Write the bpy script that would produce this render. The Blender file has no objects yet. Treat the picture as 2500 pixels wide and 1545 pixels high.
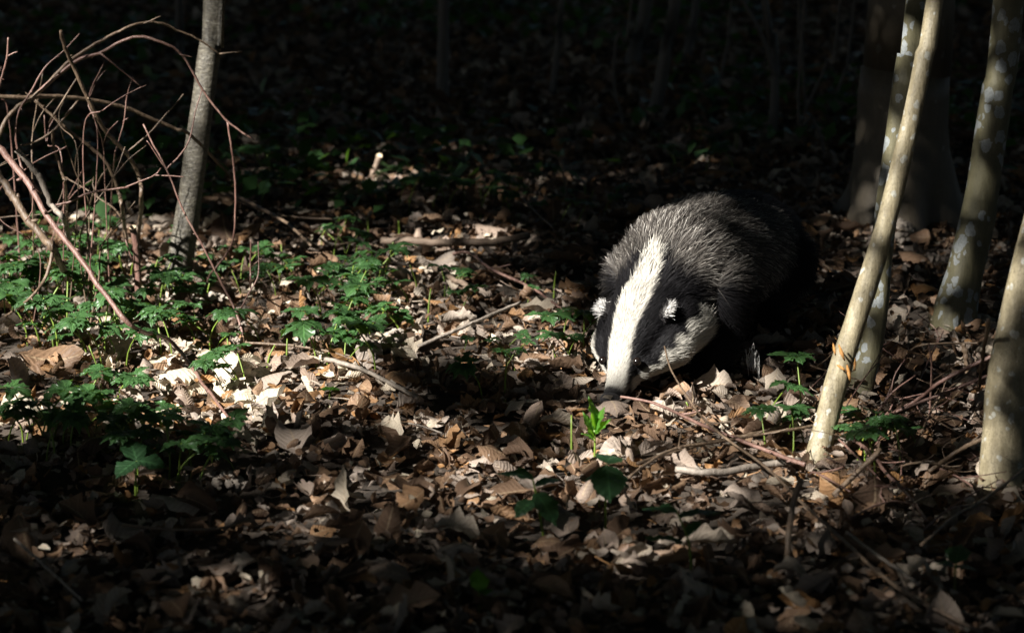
import bpy, bmesh, math, random
import numpy as np
from mathutils import Vector, Matrix
random.seed(7)
rng = np.random.default_rng(7)
sc = bpy.context.scene
col = sc.collection
R = math.radians

# ------------------------------------------------------------------ camera, sky, sun, exposure
CAMZ, PITCH, FPX, IW, IH = 1.10, R(14.0), 6380.0, 2500.0, 1545.0
cd = bpy.data.cameras.new('camera'); cam = bpy.data.objects.new('camera', cd); col.objects.link(cam)
cam.location = (0, 0, CAMZ); cam.rotation_euler = (math.pi/2 - PITCH, 0, 0)
cd.sensor_width = 36.0; cd.lens = 36.0*FPX/IW; cd.clip_end = 400; cd.clip_start = 0.05
cd.dof.use_dof = True; cd.dof.focus_distance = 4.05; cd.dof.aperture_fstop = 5.6
sc.camera = cam

SUN_AZ, SUN_EL = R(48.0), R(38.0)      # from the camera's back left
S = np.array([-math.sin(SUN_AZ)*math.cos(SUN_EL), -math.cos(SUN_AZ)*math.cos(SUN_EL), math.sin(SUN_EL)])
w = bpy.data.worlds.new('World'); sc.world = w; w.use_nodes = True
nt = w.node_tree
sky = nt.nodes.new('ShaderNodeTexSky'); sky.sky_type = 'NISHITA'; sky.sun_disc = False
sky.sun_elevation = SUN_EL; sky.sun_rotation = math.pi + SUN_AZ
bgn = nt.nodes['Background']; bgn.inputs['Strength'].default_value = 0.0075
nt.links.new(sky.outputs[0], bgn.inputs['Color'])
sd = bpy.data.lights.new('sun', 'SUN'); sun = bpy.data.objects.new('sun', sd); col.objects.link(sun)
sd.energy = 5.0; sd.angle = R(0.5); sd.color = (1.0, 0.965, 0.91)
sun.rotation_euler = Vector(S).to_track_quat('Z', 'Y').to_euler()
sun.location = (-6, -5, 9)
sc.view_settings.view_transform = 'Standard'; sc.view_settings.look = 'None'
sc.view_settings.exposure = 1.62; sc.view_settings.gamma = 1.0
sc.render.engine = 'CYCLES'
sc.cycles.max_bounces = 4; sc.cycles.diffuse_bounces = 2; sc.cycles.glossy_bounces = 2
sc.cycles.transmission_bounces = 3; sc.cycles.transparent_max_bounces = 4
sc.cycles.caustics_reflective = False; sc.cycles.caustics_refractive = False
sc.cycles.use_denoising = True

# ------------------------------------------------------------------ coordinates
FW = np.array([0, math.cos(PITCH), -math.sin(PITCH)]); UPV = np.array([0, math.sin(PITCH), math.cos(PITCH)])
CAM = np.array([0, 0, CAMZ])
def hgt(x, y):
    x = np.asarray(x, float); y = np.asarray(y, float)
    z = 0.010*np.sin(3.1*x+1.0)*np.sin(2.7*y+.4) + 0.006*np.sin(8.3*x-2*y)*np.sin(7.1*y+x+1.3) + 0.003*np.sin(19*x+5*y)*np.sin(17*y-3*x)
    far = np.clip(np.hypot(x, y-4)-9, 0, None)
    return z + 0.04*far*(1+.3*np.sin(.35*x)) * (y > 0)
def ray(px, py):
    return FW + np.array([1, 0, 0])*(px-IW/2)/FPX + UPV*(IH/2-py)/FPX
def G(px, py, up=0.0):
    d = ray(px, py); z = 0.0
    for _ in range(8):
        t = (z - CAMZ)/d[2]; p = CAM + d*t; z = float(hgt(p[0], p[1]))
    return np.array([p[0], p[1], z+up])
def Gv(px, py):
    px = np.asarray(px, float); py = np.asarray(py, float)
    d = FW + np.stack([(px-IW/2)/FPX, 0*px, 0*px], -1) + UPV*((IH/2-py)/FPX)[:, None]; z = np.zeros(len(px))
    for _ in range(6):
        p = CAM + d*((z-CAMZ)/d[:, 2])[:, None]; z = hgt(p[:, 0], p[:, 1])
    p[:, 2] = z; return p
def P(px, py, y):
    d = ray(px, py); return CAM + d*(y/d[1])
def proj(p):
    p = np.asarray(p, float) - CAM
    dz = p @ FW
    return IW/2 + FPX*p[..., 0]/dz, IH/2 - FPX*(p @ UPV)/dz
def nrm(v):
    v = np.asarray(v, float); return v/np.linalg.norm(v)

# ------------------------------------------------------------------ builders
def tag(o, label=None, cat=None, group=None, kind=None):
    if label: o['label'] = label
    if cat: o['category'] = cat
    if group: o['group'] = group
    if kind: o['kind'] = kind
    return o
def mesh_data(name, V, F, mat=None, smooth=True, attrs=None):
    V = np.asarray(V, np.float32); me = bpy.data.meshes.new(name)
    if isinstance(F, np.ndarray):
        n, k = F.shape
        me.vertices.add(len(V)); me.vertices.foreach_set('co', V.ravel())
        me.loops.add(n*k); me.loops.foreach_set('vertex_index', F.astype(np.int32).ravel())
        me.polygons.add(n); me.polygons.foreach_set('loop_start', np.arange(0, n*k, k, dtype=np.int32))
        me.update(calc_edges=True)
    else:
        me.from_pydata([tuple(map(float, v)) for v in V], [], F)
    if smooth: me.polygons.foreach_set('use_smooth', np.ones(len(me.polygons), bool))
    for k, a in (attrs or {}).items():
        a = np.asarray(a, np.float32)
        if a.ndim == 1:
            at = me.attributes.new(k, 'FLOAT', 'POINT'); at.data.foreach_set('value', a)
        else:
            at = me.attributes.new(k, 'FLOAT_COLOR', 'POINT')
            at.data.foreach_set('color', np.concatenate([a, np.ones((len(a), 1), np.float32)], 1).ravel())
    if mat: me.materials.append(mat)
    me.update(); return me
def mesh_obj(name, V, F, mat=None, parent=None, smooth=True, attrs=None):
    return link(name, mesh_data(name, V, F, mat, smooth, attrs), parent)
def link(name, me, parent=None):
    o = bpy.data.objects.new(name, me); col.objects.link(o)
    if parent: o.parent = parent
    return o
def empty(name, loc=(0, 0, 0)):
    o = bpy.data.objects.new(name, None); col.objects.link(o); o.location = Vector(loc); o.empty_display_size = .05
    return o
def child_mesh(name, V, F, mat, root, **k):      # V in world coordinates; root unrotated
    return mesh_obj(name, np.asarray(V) - np.array(root.location), F, mat, root, **k)

def smooth_path(pts, n):
    pts = np.asarray(pts, float)
    if len(pts) < 3:
        t = np.linspace(0, 1, n)[:, None]; return pts[0]*(1-t) + pts[-1]*t
    d = np.r_[0, np.cumsum(np.linalg.norm(np.diff(pts, axis=0), axis=1)**.5)]
    e = np.vstack([2*pts[0]-pts[1], pts, 2*pts[-1]-pts[-2]])
    out = []
    for tt in np.linspace(0, d[-1], n):
        i = min(np.searchsorted(d, tt, 'right')-1, len(pts)-2); i = max(i, 0)
        u = (tt-d[i])/(d[i+1]-d[i]+1e-9)
        p0, p1, p2, p3 = e[i], e[i+1], e[i+2], e[i+3]
        out.append(.5*((2*p1)+(-p0+p2)*u+(2*p0-5*p1+4*p2-p3)*u*u+(-p0+3*p1-3*p2+p3)*u**3))
    return np.array(out)
def tube(path, rad, sides=7, bump=0.0, flare=None):
    path = np.asarray(path, float); n = len(path)
    rad = np.interp(np.linspace(0, 1, n), np.linspace(0, 1, len(rad)), rad) if np.ndim(rad) else np.full(n, rad)
    T = np.gradient(path, axis=0); T /= np.linalg.norm(T, axis=1)[:, None]+1e-12
    ref = np.array([0, 0, 1.]) if abs(T[0][2]) < .8 else np.array([1., 0, 0])
    a = nrm(np.cross(T[0], ref)); V = []; ph = rng.random(4)*6.28
    for i in range(n):
        a = nrm(a - T[i]*(a @ T[i])); b = np.cross(T[i], a)
        for k in range(sides):
            th = 2*math.pi*k/sides
            r = rad[i]*(1 + bump*(math.sin(3*th+i*.7+ph[0])*.4+math.sin(2*th-i*.37+ph[1])*.4+math.sin(i*1.9+ph[2])*.5))
            if flare is not None: r *= 1 + flare[i]*(.55+.45*math.sin(3*th+ph[3])+.25*math.sin(5*th+ph[0]))
            V.append(path[i] + r*(math.cos(th)*a + math.sin(th)*b))
    F = []
    for i in range(n-1):
        for k in range(sides):
            k2 = (k+1) % sides
            F.append((i*sides+k, i*sides+k2, (i+1)*sides+k2, (i+1)*sides+k))
    F.append(tuple(range(sides-1, -1, -1))); F.append(tuple((n-1)*sides+k for k in range(sides)))
    return V, F
def merge(parts):
    V, F = [], []
    for v, f in parts:
        o = len(V); V += list(v); F += [tuple(i+o for i in q) for q in f]
    return V, F

# ------------------------------------------------------------------ materials
def new_mat(name):
    m = bpy.data.materials.new(name); m.use_nodes = True
    b = m.node_tree.nodes['Principled BSDF']; return m, m.node_tree, b
def N(t, typ, **k):
    n = t.nodes.new(typ)
    for a, v in k.items(): setattr(n, a, v)
    return n
def ramp(t, stops):
    r = N(t, 'ShaderNodeValToRGB'); e = r.color_ramp.elements
    while len(e) < len(stops): e.new(.5)
    for i, (p, c) in enumerate(stops): e[i].position = p; e[i].color = (*c, 1)
    return r
def mapping(t, scale):
    tc = N(t, 'ShaderNodeTexCoord'); mp = N(t, 'ShaderNodeMapping'); mp.inputs['Scale'].default_value = scale
    t.links.new(tc.outputs['Object'], mp.inputs['Vector']); return mp
def noise(t, vec, s, d=3, r=.55):
    n = N(t, 'ShaderNodeTexNoise'); n.inputs['Scale'].default_value = s; n.inputs['Detail'].default_value = d; n.inputs['Roughness'].default_value = r
    if vec is not None: t.links.new(vec.outputs[0], n.inputs['Vector'])
    return n
def mix(t, fac, a, b, mode='MIX'):
    m = N(t, 'ShaderNodeMix', data_type='RGBA', blend_type=mode)
    for sock, v in ((m.inputs['Factor'], fac), (m.inputs['A'], a), (m.inputs['B'], b)): 
        if isinstance(v, (int, float)): sock.default_value = v
        elif isinstance(v, tuple): sock.default_value = (*v, 1)
        else: t.links.new(v, sock)
    return m.outputs['Result']
def mth(t, op, a, b=0.0):
    m = N(t, 'ShaderNodeMath', operation=op)
    for i, v in enumerate((a, b)):
        if isinstance(v, (int, float)): m.inputs[i].default_value = v
        else: t.links.new(v, m.inputs[i])
    return m.outputs[0]
def bump(t, b, h, strength, dist):
    n = N(t, 'ShaderNodeBump'); n.inputs['Strength'].default_value = strength; n.inputs['Distance'].default_value = dist
    t.links.new(h, n.inputs['Height']); t.links.new(n.outputs[0], b.inputs['Normal'])
def bark(name, c1, c2, lichen=None, lamount=.6, stretch=(1, 1, .25), lent=False, sc_=60, gloss=.55, lscale=22, spk_dark=.0):
    m, t, b = new_mat(name)
    mp = mapping(t, stretch); n1 = noise(t, mp, sc_, 5, .65); mp2 = mapping(t, (1, 1, 1)); n2 = noise(t, mp2, sc_*.22, 3)
    r = ramp(t, [(.32, c1), (.68, c2)]); t.links.new(n1.outputs[0], r.inputs[0])
    c = mix(t, mth(t, 'MULTIPLY', n2.outputs[0], .6), r.outputs[0], tuple(x*.55 for x in c1))
    if lent:
        mp3 = mapping(t, (1, 1, 5)); n3 = noise(t, mp3, 55, 5, .75); rr = ramp(t, [(.50, (0, 0, 0)), (.66, (1, 1, 1))]); t.links.new(n3.outputs[0], rr.inputs[0])
        c = mix(t, mth(t, 'MULTIPLY', rr.outputs[0], .7), c, (.33, .31, .25))
    if lichen:
        mpl = mapping(t, (1, 1, .8)); warp = noise(t, mpl, 75, 3)
        add = N(t, 'ShaderNodeVectorMath', operation='MULTIPLY_ADD'); add.inputs[1].default_value = (.014, .014, .014)
        t.links.new(warp.outputs['Color'], add.inputs[0]); t.links.new(mpl.outputs[0], add.inputs[2])
        vo = N(t, 'ShaderNodeTexVoronoi'); vo.inputs['Scale'].default_value = lscale; t.links.new(add.outputs[0], vo.inputs['Vector'])
        sel = N(t, 'ShaderNodeSeparateColor'); t.links.new(vo.outputs['Color'], sel.inputs[0])
        thr = mth(t, 'MULTIPLY', sel.outputs[0], lamount)
        fac = mth(t, 'LESS_THAN', vo.outputs['Distance'], thr)
        spk = noise(t, mp2, 260, 2); lc = ramp(t, [(.3, tuple(x*.75 for x in lichen)), (.65, lichen)]); t.links.new(spk.outputs[0], lc.inputs[0])
        c = mix(t, mth(t, 'MULTIPLY', fac, .85), c, lc.outputs[0])
    if spk_dark:
        s1 = noise(t, mapping(t, (1, 1, .7)), 330, 4, .75); q1 = ramp(t, [(.50, (0, 0, 0)), (.64, (1, 1, 1))]); t.links.new(s1.outputs[0], q1.inputs[0])
        c = mix(t, mth(t, 'MULTIPLY', q1.outputs[0], spk_dark), c, tuple(x*.35 for x in c1))
        s2 = noise(t, mapping(t, (1, 1, 2.2)), 34, 4, .7); q2 = ramp(t, [(.42, (0, 0, 0)), (.66, (1, 1, 1))]); t.links.new(s2.outputs[0], q2.inputs[0])
        c = mix(t, mth(t, 'MULTIPLY', q2.outputs[0], spk_dark*.8), c, tuple(x*.8 for x in c1))
    t.links.new(c, b.inputs['Base Color']); b.inputs['Roughness'].default_value = gloss
    bump(t, b, n1.outputs[0], .8, .004); return m
M = {}
M['cherry_bark'] = bark('cherry_bark', (.045, .038, .028), (.17, .15, .105), lent=True, sc_=140, stretch=(1, 1, 1.3), spk_dark=.85)
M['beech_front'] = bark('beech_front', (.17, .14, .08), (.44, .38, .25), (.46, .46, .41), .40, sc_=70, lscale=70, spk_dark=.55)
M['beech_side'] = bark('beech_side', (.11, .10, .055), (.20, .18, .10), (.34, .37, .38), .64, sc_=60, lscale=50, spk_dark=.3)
M['beech_big'] = bark('beech_big', (.085, .07, .05), (.16, .13, .09), (.22, .21, .19), .2, sc_=30, spk_dark=.4)
M['dark_bark'] = bark('dark_bark', (.09, .08, .07), (.17, .155, .135), sc_=25)
M['red_twig'] = bark('red_twig', (.13, .062, .048), (.30, .19, .15), sc_=120, gloss=.42)
M['brown_twig'] = bark('brown_twig', (.085, .055, .035), (.24, .17, .11), sc_=110, gloss=.5)
M['grey_twig'] = bark('grey_twig', (.18, .15, .12), (.40, .34, .28), sc_=110, gloss=.6)
M['old_wood'] = bark('old_wood', (.12, .08, .055), (.34, .25, .18), sc_=80, gloss=.7, stretch=(.35, 1, 1))
def plain(name, c, rough=.6, spec=.4):
    m, t, b = new_mat(name); mp = mapping(t, (1, 1, 1)); n = noise(t, mp, 180, 3)
    r = ramp(t, [(.3, tuple(x*.7 for x in c)), (.7, c)]); t.links.new(n.outputs[0], r.inputs[0]); t.links.new(r.outputs[0], b.inputs['Base Color'])
    b.inputs['Roughness'].default_value = rough; b.inputs['Specular IOR Level'].default_value = spec; return m
M['cut_wood'] = plain('cut_wood', (.66, .52, .34), .7)
M['bare_wood'] = plain('bare_wood', (.55, .27, .08), .6)
M['clod'] = plain('clod_soil', (.36, .31, .26), .95, .1)
def soil_mat():
    m, t, b = new_mat('soil'); mp = mapping(t, (1, 1, 1)); n = noise(t, mp, 40, 6, .7)
    r = ramp(t, [(.3, (.018, .013, .009)), (.7, (.075, .055, .038))]); t.links.new(n.outputs[0], r.inputs[0]); t.links.new(r.outputs[0], b.inputs['Base Color'])
    b.inputs['Roughness'].default_value = .95; bump(t, b, n.outputs[0], .8, .01); return m
M['soil'] = soil_mat()
def dry_leaf(name, objattr):
    m, t, b = new_mat(name)
    tn = N(t, 'ShaderNodeAttribute', attribute_name='tone'); tn.attribute_type = 'OBJECT' if objattr else 'GEOMETRY'
    lu = N(t, 'ShaderNodeAttribute', attribute_name='lu'); lt = N(t, 'ShaderNodeAttribute', attribute_name='lt')
    r = ramp(t, [(0, (.05, .032, .022)), (.2, (.14, .085, .052)), (.4, (.25, .155, .092)), (.52, (.36, .19, .075)), (.6, (.28, .205, .155)), (.78, (.36, .30, .25)), (.9, (.50, .42, .32)), (1, (.68, .60, .46))])
    t.links.new(tn.outputs['Fac'], r.inputs[0])
    mp = mapping(t, (1, 1, 1)); n = noise(t, mp, 70, 4, .65)
    c = mix(t, .65, r.outputs[0], n.outputs[0], 'OVERLAY')
    au = mth(t, 'ABSOLUTE', lu.outputs['Fac'])
    vein = mth(t, 'SINE', mth(t, 'MULTIPLY', mth(t, 'SUBTRACT', mth(t, 'MULTIPLY', lt.outputs['Fac'], 9.0), mth(t, 'MULTIPLY', au, 2.2)), 6.283))
    vr = ramp(t, [(.55, (0, 0, 0)), (1, (1, 1, 1))]); t.links.new(mth(t, 'MULTIPLY_ADD', vein, .5), vr.inputs[0])
    vv = mth(t, 'MULTIPLY', vein, .5); 
    mid = mth(t, 'LESS_THAN', au, .06)
    c = mix(t, mth(t, 'MULTIPLY', mid, .4), c, (.5, .38, .24))
    vm = mth(t, 'GREATER_THAN', vein, .82); c = mix(t, mth(t, 'MULTIPLY', vm, .22), c, (.07, .04, .02))
    sp = noise(t, mp, 240, 2); sp2 = mth(t, 'GREATER_THAN', sp.outputs[0], .66); c = mix(t, mth(t, 'MULTIPLY', sp2, .5), c, (.05, .03, .02))
    t.links.new(c, b.inputs['Base Color']); b.inputs['Roughness'].default_value = .55; b.inputs['Specular IOR Level'].default_value = .3
    h = mth(t, 'ADD', mth(t, 'MULTIPLY', vv, .35), n.outputs[0]); bump(t, b, h, .6, .003)
    tr = N(t, 'ShaderNodeBsdfTranslucent'); t.links.new(c, tr.inputs['Color'])
    ms = N(t, 'ShaderNodeMixShader'); ms.inputs[0].default_value = .2
    t.links.new(b.outputs[0], ms.inputs[1]); t.links.new(tr.outputs[0], ms.inputs[2]); t.links.new(ms.outputs[0], t.nodes['Material Output'].inputs['Surface'])
    return m
M['leaf_one'] = dry_leaf('dry_leaf', True); M['leaf_many'] = dry_leaf('dry_leaf_litter', False)
def green_leaf(name, c1, c2, trc, trans=.3, rough=.42):
    m, t, b = new_mat(name)
    lu = N(t, 'ShaderNodeAttribute', attribute_name='lu'); lt = N(t, 'ShaderNodeAttribute', attribute_name='lt')
    oi = N(t, 'ShaderNodeObjectInfo'); mp = mapping(t, (1, 1, 1)); n = noise(t, mp, 60, 3)
    c = mix(t, n.outputs[0], c1, c2); c = mix(t, mth(t, 'MULTIPLY', oi.outputs['Random'], .35), c, tuple(x*.5 for x in c1))
    au = mth(t, 'ABSOLUTE', lu.outputs['Fac']); mid = mth(t, 'LESS_THAN', au, .07)
    vein = mth(t, 'SINE', mth(t, 'MULTIPLY', mth(t, 'SUBTRACT', mth(t, 'MULTIPLY', lt.outputs['Fac'], 5.0), mth(t, 'MULTIPLY', au, 1.4)), 6.283))
    c = mix(t, mth(t, 'MULTIPLY', mid, .4), c, tuple(min(1, x*2.2) for x in c2))
    t.links.new(c, b.inputs['Base Color']); b.inputs['Roughness'].default_value = rough; b.inputs['Specular IOR Level'].default_value = .5
    bump(t, b, mth(t, 'ADD', mth(t, 'MULTIPLY', vein, .3), n.outputs[0]), .45, .002)
    tr = N(t, 'ShaderNodeBsdfTranslucent'); tr.inputs['Color'].default_value = (*trc, 1)
    ms = N(t, 'ShaderNodeMixShader'); ms.inputs[0].default_value = trans
    t.links.new(b.outputs[0], ms.inputs[1]); t.links.new(tr.outputs[0], ms.inputs[2]); t.links.new(ms.outputs[0], t.nodes['Material Output'].inputs['Surface'])
    return m
M['anemone'] = green_leaf('anemone_leaf', (.026, .070, .022), (.065, .15, .045), (.16, .34, .03), .22)
M['bright_leaf'] = green_leaf('bright_leaf', (.05, .15, .02), (.10, .26, .03), (.30, .62, .03), .45)
M['nettle'] = green_leaf('broad_leaf', (.018, .05, .02), (.035, .09, .035), (.12, .28, .02), .22)
M['stem'] = green_leaf('plant_stem', (.14, .22, .03), (.26, .36, .06), (.3, .4, .05), .2)
M['canopy'] = green_leaf('canopy_leaf', (.03, .07, .02), (.05, .10, .03), (.05, .10, .02), .06, .7)

# ------------------------------------------------------------------ mask that cuts sun gaps into the added shade leaves
E1 = nrm(np.cross(S, [0, 0, 1])); E2 = np.cross(S, E1)
CELL = .02; U0, V0, NU, NV = -9.0, -9.0, 900, 900
GRID = np.zeros((NU, NV), np.float32)
def uvi(p):
    p = np.asarray(p, float); return ((p @ E1 - U0)/CELL), ((p @ E2 - V0)/CELL)
def open_at(pts, rad, val, shut=False):
    pts = np.atleast_2d(pts); n = int(math.ceil(rad/CELL))
    iu, iv = uvi(pts); iu = np.rint(iu).astype(int); iv = np.rint(iv).astype(int)
    for a in range(-n, n+1):
        for b in range(-n, n+1):
            if (a*a+b*b)*CELL*CELL <= rad*rad + 1e-9:
                if shut: GRID[iu+a, iv+b] = np.minimum(GRID[iu+a, iv+b], val)
                else: GRID[iu+a, iv+b] = np.maximum(GRID[iu+a, iv+b], val)
PATCHES = [  # sun flecks on the forest floor: picture x, y, half width, half height, openness
 (520,955,250,105,1),(150,890,190,90,.7),(640,1010,150,65,1),(90,1000,120,60,.7),(370,790,230,85,1),(300,700,260,50,.8),(790,810,140,75,.6),
 (980,830,120,80,.95),(900,950,110,45,.6),(1190,840,170,65,.7),(1390,880,60,45,1),(1330,925,110,25,.5),
 (1090,1080,190,80,.95),(1210,1150,130,80,.75),(980,1015,120,35,.5),(760,1130,120,50,.45),(1000,1250,250,70,.22),(1250,1290,120,50,.4),
 (1650,1080,200,70,.85),(1500,1180,130,70,.55),(1760,1020,120,50,.85),(1900,1000,140,60,.75),(1700,1180,200,55,.65),(2050,1080,120,60,.55),
 (1520,1290,80,60,.5),(1830,1270,120,50,.25),(2110,1160,100,50,.3),(1450,1070,60,60,.9),
 (600,660,260,70,.6),(250,640,250,95,.8),(850,660,180,60,.65),(1110,590,190,14,1),(980,700,200,50,.4),(1250,690,100,50,.15),(1350,760,60,50,.5),(1030,520,220,25,.14),
 (2250,800,130,90,.22),(2090,680,60,120,.14),(2350,640,150,100,.12),(2210,570,110,30,.2),(2330,780,80,40,.4),(2280,950,120,30,.1),
 (1250,1480,1200,60,.04),(1250,1390,1200,90,.045),(1100,450,250,70,.09),(1400,430,250,50,.05),(700,430,300,60,.05),(1900,380,250,70,.03)]
for cx, cy, rx, ry, v in PATCHES:
    k = max(200, int(rx*ry*.25)); a = rng.random(k)*6.283; r = np.sqrt(rng.random(k))
    # ragged rim
    r = r*(1+.18*np.sin(3*a+cx)+.12*np.sin(7*a+cy))
    pts = Gv(cx+rx*r*np.cos(a), cy+ry*r*np.sin(a))
    open_at(pts, .02, v)

for cx, cy, rx, ry, v in [(1240, 972, 200, 34, .06), (870, 1065, 110, 40, .15), (860, 1155, 150, 35, .2), (1130, 900, 90, 22, .2), (700, 720, 90, 40, .12), (1000, 640, 150, 18, .1), (150, 950, 120, 18, .2), (640, 1080, 110, 25, .3), (1330, 1100, 50, 40, .25), (1760, 1110, 80, 18, .3), (1850, 1230, 140, 18, .1), (1000, 1170, 90, 20, .3)]:
    k = 1500; a = rng.random(k)*6.283; r = np.sqrt(rng.random(k))*(1+.2*np.sin(3*a+cx)+.15*np.sin(6*a+cy)); open_at(Gv(cx+rx*r*np.cos(a), cy+ry*r*np.sin(a)), .012, v, shut=True)   # bands closed in the mask, so added leaves shade them
for i in range(90):      # stray flecks fading out toward the near litter, and small leaf shadows in the lit part
    cx, cy = rng.normal(1300, 480), 1180+abs(rng.normal())*100; rx, ry, v = rng.uniform(12, 55), rng.uniform(7, 18), rng.uniform(.2, .65)
    k = 120; a = rng.random(k)*6.283; r = np.sqrt(rng.random(k)); open_at(Gv(cx+rx*r*np.cos(a), np.minimum(cy+ry*r*np.sin(a), 1530)), .012, v)
for i in range(75):
    cx, cy = rng.uniform(0, 2000), rng.uniform(700, 1230)
    if 250 < cx < 800 and 780 < cy < 1060: continue
    rx, ry, tl = rng.uniform(14, 60), rng.uniform(4, 11), rng.uniform(-.15, .35)
    k = 200; a = rng.random(k)*6.283; r = np.sqrt(rng.random(k)); open_at(Gv(cx+rx*r*np.cos(a), cy+ry*r*np.sin(a)+tl*rx*r*np.cos(a)), .01, .15, shut=True)
# ------------------------------------------------------------------ ground
def ground():
    def axis(lo, hi, c0, c1, fine, steps):
        a = np.arange(c0, c1+1e-6, fine)
        l = c0 - np.cumsum(np.geomspace(fine, (c0-lo)*.3, steps)); l = l[l > lo][::-1]
        r = c1 + np.cumsum(np.geomspace(fine, (hi-c1)*.3, steps)); r = r[r < hi]
        return np.r_[lo, l, a, r, hi]
    xs = axis(-70, 70, -2.2, 2.4, .03, 26); ys = axis(-60, 90, 2.2, 9.6, .03, 26)
    X, Y = np.meshgrid(xs, ys); Z = hgt(X, Y); nx, ny = len(xs), len(ys)
    near = (abs(X) < 3) & (Y > 2) & (Y < 10)
    Z = Z + np.where(near, (rng.random(Z.shape)-.5)*.006, 0) - .004
    V = np.stack([X, Y, Z], -1).reshape(-1, 3); i = np.arange(nx*ny).reshape(ny, nx)
    F = np.stack([i[:-1, :-1], i[:-1, 1:], i[1:, 1:], i[1:, :-1]], -1).reshape(-1, 4)
    o = mesh_obj('ground', V, F, M['soil']); tag(o, 'dark woodland soil under the fallen leaves', 'ground', kind='structure')
ground()

# ------------------------------------------------------------------ trees
TREES = []
def leaf_cloud(c, rad, n, size, keep=.06):
    """leaf blades spread through an ellipsoid crown; the blades stay out of the sun's open lanes"""
    d = rng.normal(size=(n, 3)); d /= np.linalg.norm(d, axis=1)[:, None]; r = rng.random(n)**.4
    lob = 1+.25*np.sin(4*d[:, 0]+c[0])*np.sin(5*d[:, 1]+c[1])+.15*np.sin(9*d[:, 2]+c[0])
    return np.array(c)+d*(r*lob)[:, None]*np.array(rad)
def blades(C, size, toward=None, spread=1.0):
    n = len(C)
    nn = rng.normal(size=(n, 3))*spread
    if toward is not None: nn += np.array(toward)
    nn /= np.linalg.norm(nn, axis=1)[:, None]
    a = np.cross(nn, rng.normal(size=(n, 3))); a /= np.linalg.norm(a, axis=1)[:, None]; b = np.cross(nn, a)
    s = (size*(.75+.5*rng.random(n)))[:, None] if np.ndim(size) == 0 else size[:, None]
    V = np.stack([C-a*s*.5, C-b*s*.34+nn*s*.05+a*s*.05, C+a*s*.5-nn*s*.08, C+b*s*.34+nn*s*.05+a*s*.05], 1).reshape(-1, 3)
    F = (np.arange(n)[:, None]*4+np.array([[0, 1, 2, 3]]))
    return V, F
def lane_value(C):
    iu, iv = uvi(C); iu = np.clip(np.rint(iu).astype(int), 8, NU-9); iv = np.clip(np.rint(iv).astype(int), 8, NV-9)
    m = np.zeros(len(C), np.float32)
    for a in (-6, -3, 0, 3, 6):
        for b in (-6, -3, 0, 3, 6): m = np.maximum(m, GRID[iu+a, iv+b])
    return m
def tree(name, pts, rad, mat, label, cat='tree', group=None, top=None, crown=None, sides=18, flare=0, open_val=None, bmp=.06, n=46, limbs=3):
    """pts: world points of the seen trunk from its foot up; the trunk goes on up to `top`"""
    pts = [np.array(p, float) for p in pts]; base = pts[0].copy()
    seen = smooth_path(pts, 30)
    if open_val: open_at(seen, rad[0]*1.25, open_val)
    up = pts[-1] - pts[-2]; up = up/max(up[2], 1e-3)*.8
    full = list(pts)
    if top:
        q = pts[-1].copy(); z0 = q[2]
        for k in range(1, 6):
            full.append(q + np.array([up[0]*.5, up[1]*.5, 1])*(top-z0)*k/5*np.array([1-.08*k, 1-.08*k, 1]))
    foot = full[0]-np.array([0, 0, .06])
    path = smooth_path([foot]+full, n)
    zz = path[:, 2]-base[2]; zs = pts[-1][2]-base[2]
    rr = np.where(zz < zs, rad[0]+(rad[1]-rad[0])*np.clip(zz/zs, 0, 1), rad[1]*(1-.75*(zz-zs)/max((top or zs+1)-base[2]-zs, .1)))
    fl = flare*np.exp(-np.clip(zz, 0, None)/.07) if flare else None
    e = empty(name, base); tag(e, label, cat, group)
    V, F = tube(path, rr, sides, bmp, fl); child_mesh('trunk', V, F, mat, e)
    TREES.append((e, path, mat, crown, limbs)); return e
def finish_trees():
    for e, path, mat, crown, limbs in TREES:
        if not crown: continue
        c, rad, nleaf, size = crown; c = np.array(c if c is not None else path[-1], float)
        for k in range(limbs):
            i = int(len(path)*(.72+.08*k)) ; i = min(i, len(path)-2)
            a = path[i]; d = nrm([math.cos(k*2.3+c[0]), math.sin(k*2.3+c[0]), .7]); L = rad[0]*.75
            lp = smooth_path([a, a+d*L*.5+np.array([0, 0, .1]), a+d*L+np.array([0, 0, .35])], 8)
            if lane_value(lp).max() > .05: continue
            V, F = tube(lp, [.022, .006], 6); child_mesh('limb', V, F, mat, e)
        C = leaf_cloud(c, rad, nleaf, size); C = C[(lane_value(C) < .05) & (C[:, 2] > 1.9)]
        V, F = blades(C, size); o = child_mesh('crown', V, F, M['canopy'], e, smooth=False)
def gp(px, py): return G(px, py)
def tpath(base, pix, dy=0.0):
    b = G(*base); out = [b]
    for i, q in enumerate(pix): out.append(P(q[0], q[1], b[1]+dy*(i+1)/len(pix)))
    return out
tree('slim_tree', tpath((432, 692), [(440, 640), (450, 575), (462, 500), (478, 380), (497, 240), (512, 110), (523, 0)], .05), (.0235, .0195), M['cherry_bark'],
     'slim grey tree with banded bark rising behind the tangle of bent twigs', top=5.5, crown=(None, (1.5, 1.5, 1.2), 900, .2), open_val=.75, flare=.35)
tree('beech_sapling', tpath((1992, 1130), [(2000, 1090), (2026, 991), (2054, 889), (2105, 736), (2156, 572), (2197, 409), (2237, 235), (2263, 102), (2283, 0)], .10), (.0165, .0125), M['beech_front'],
     'thin leaning pale sapling with white lichen flecks in full sun', top=4.5, crown=(None, (1.1, 1.1, .9), 600, .18), open_val=1.0, flare=.12)
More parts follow.
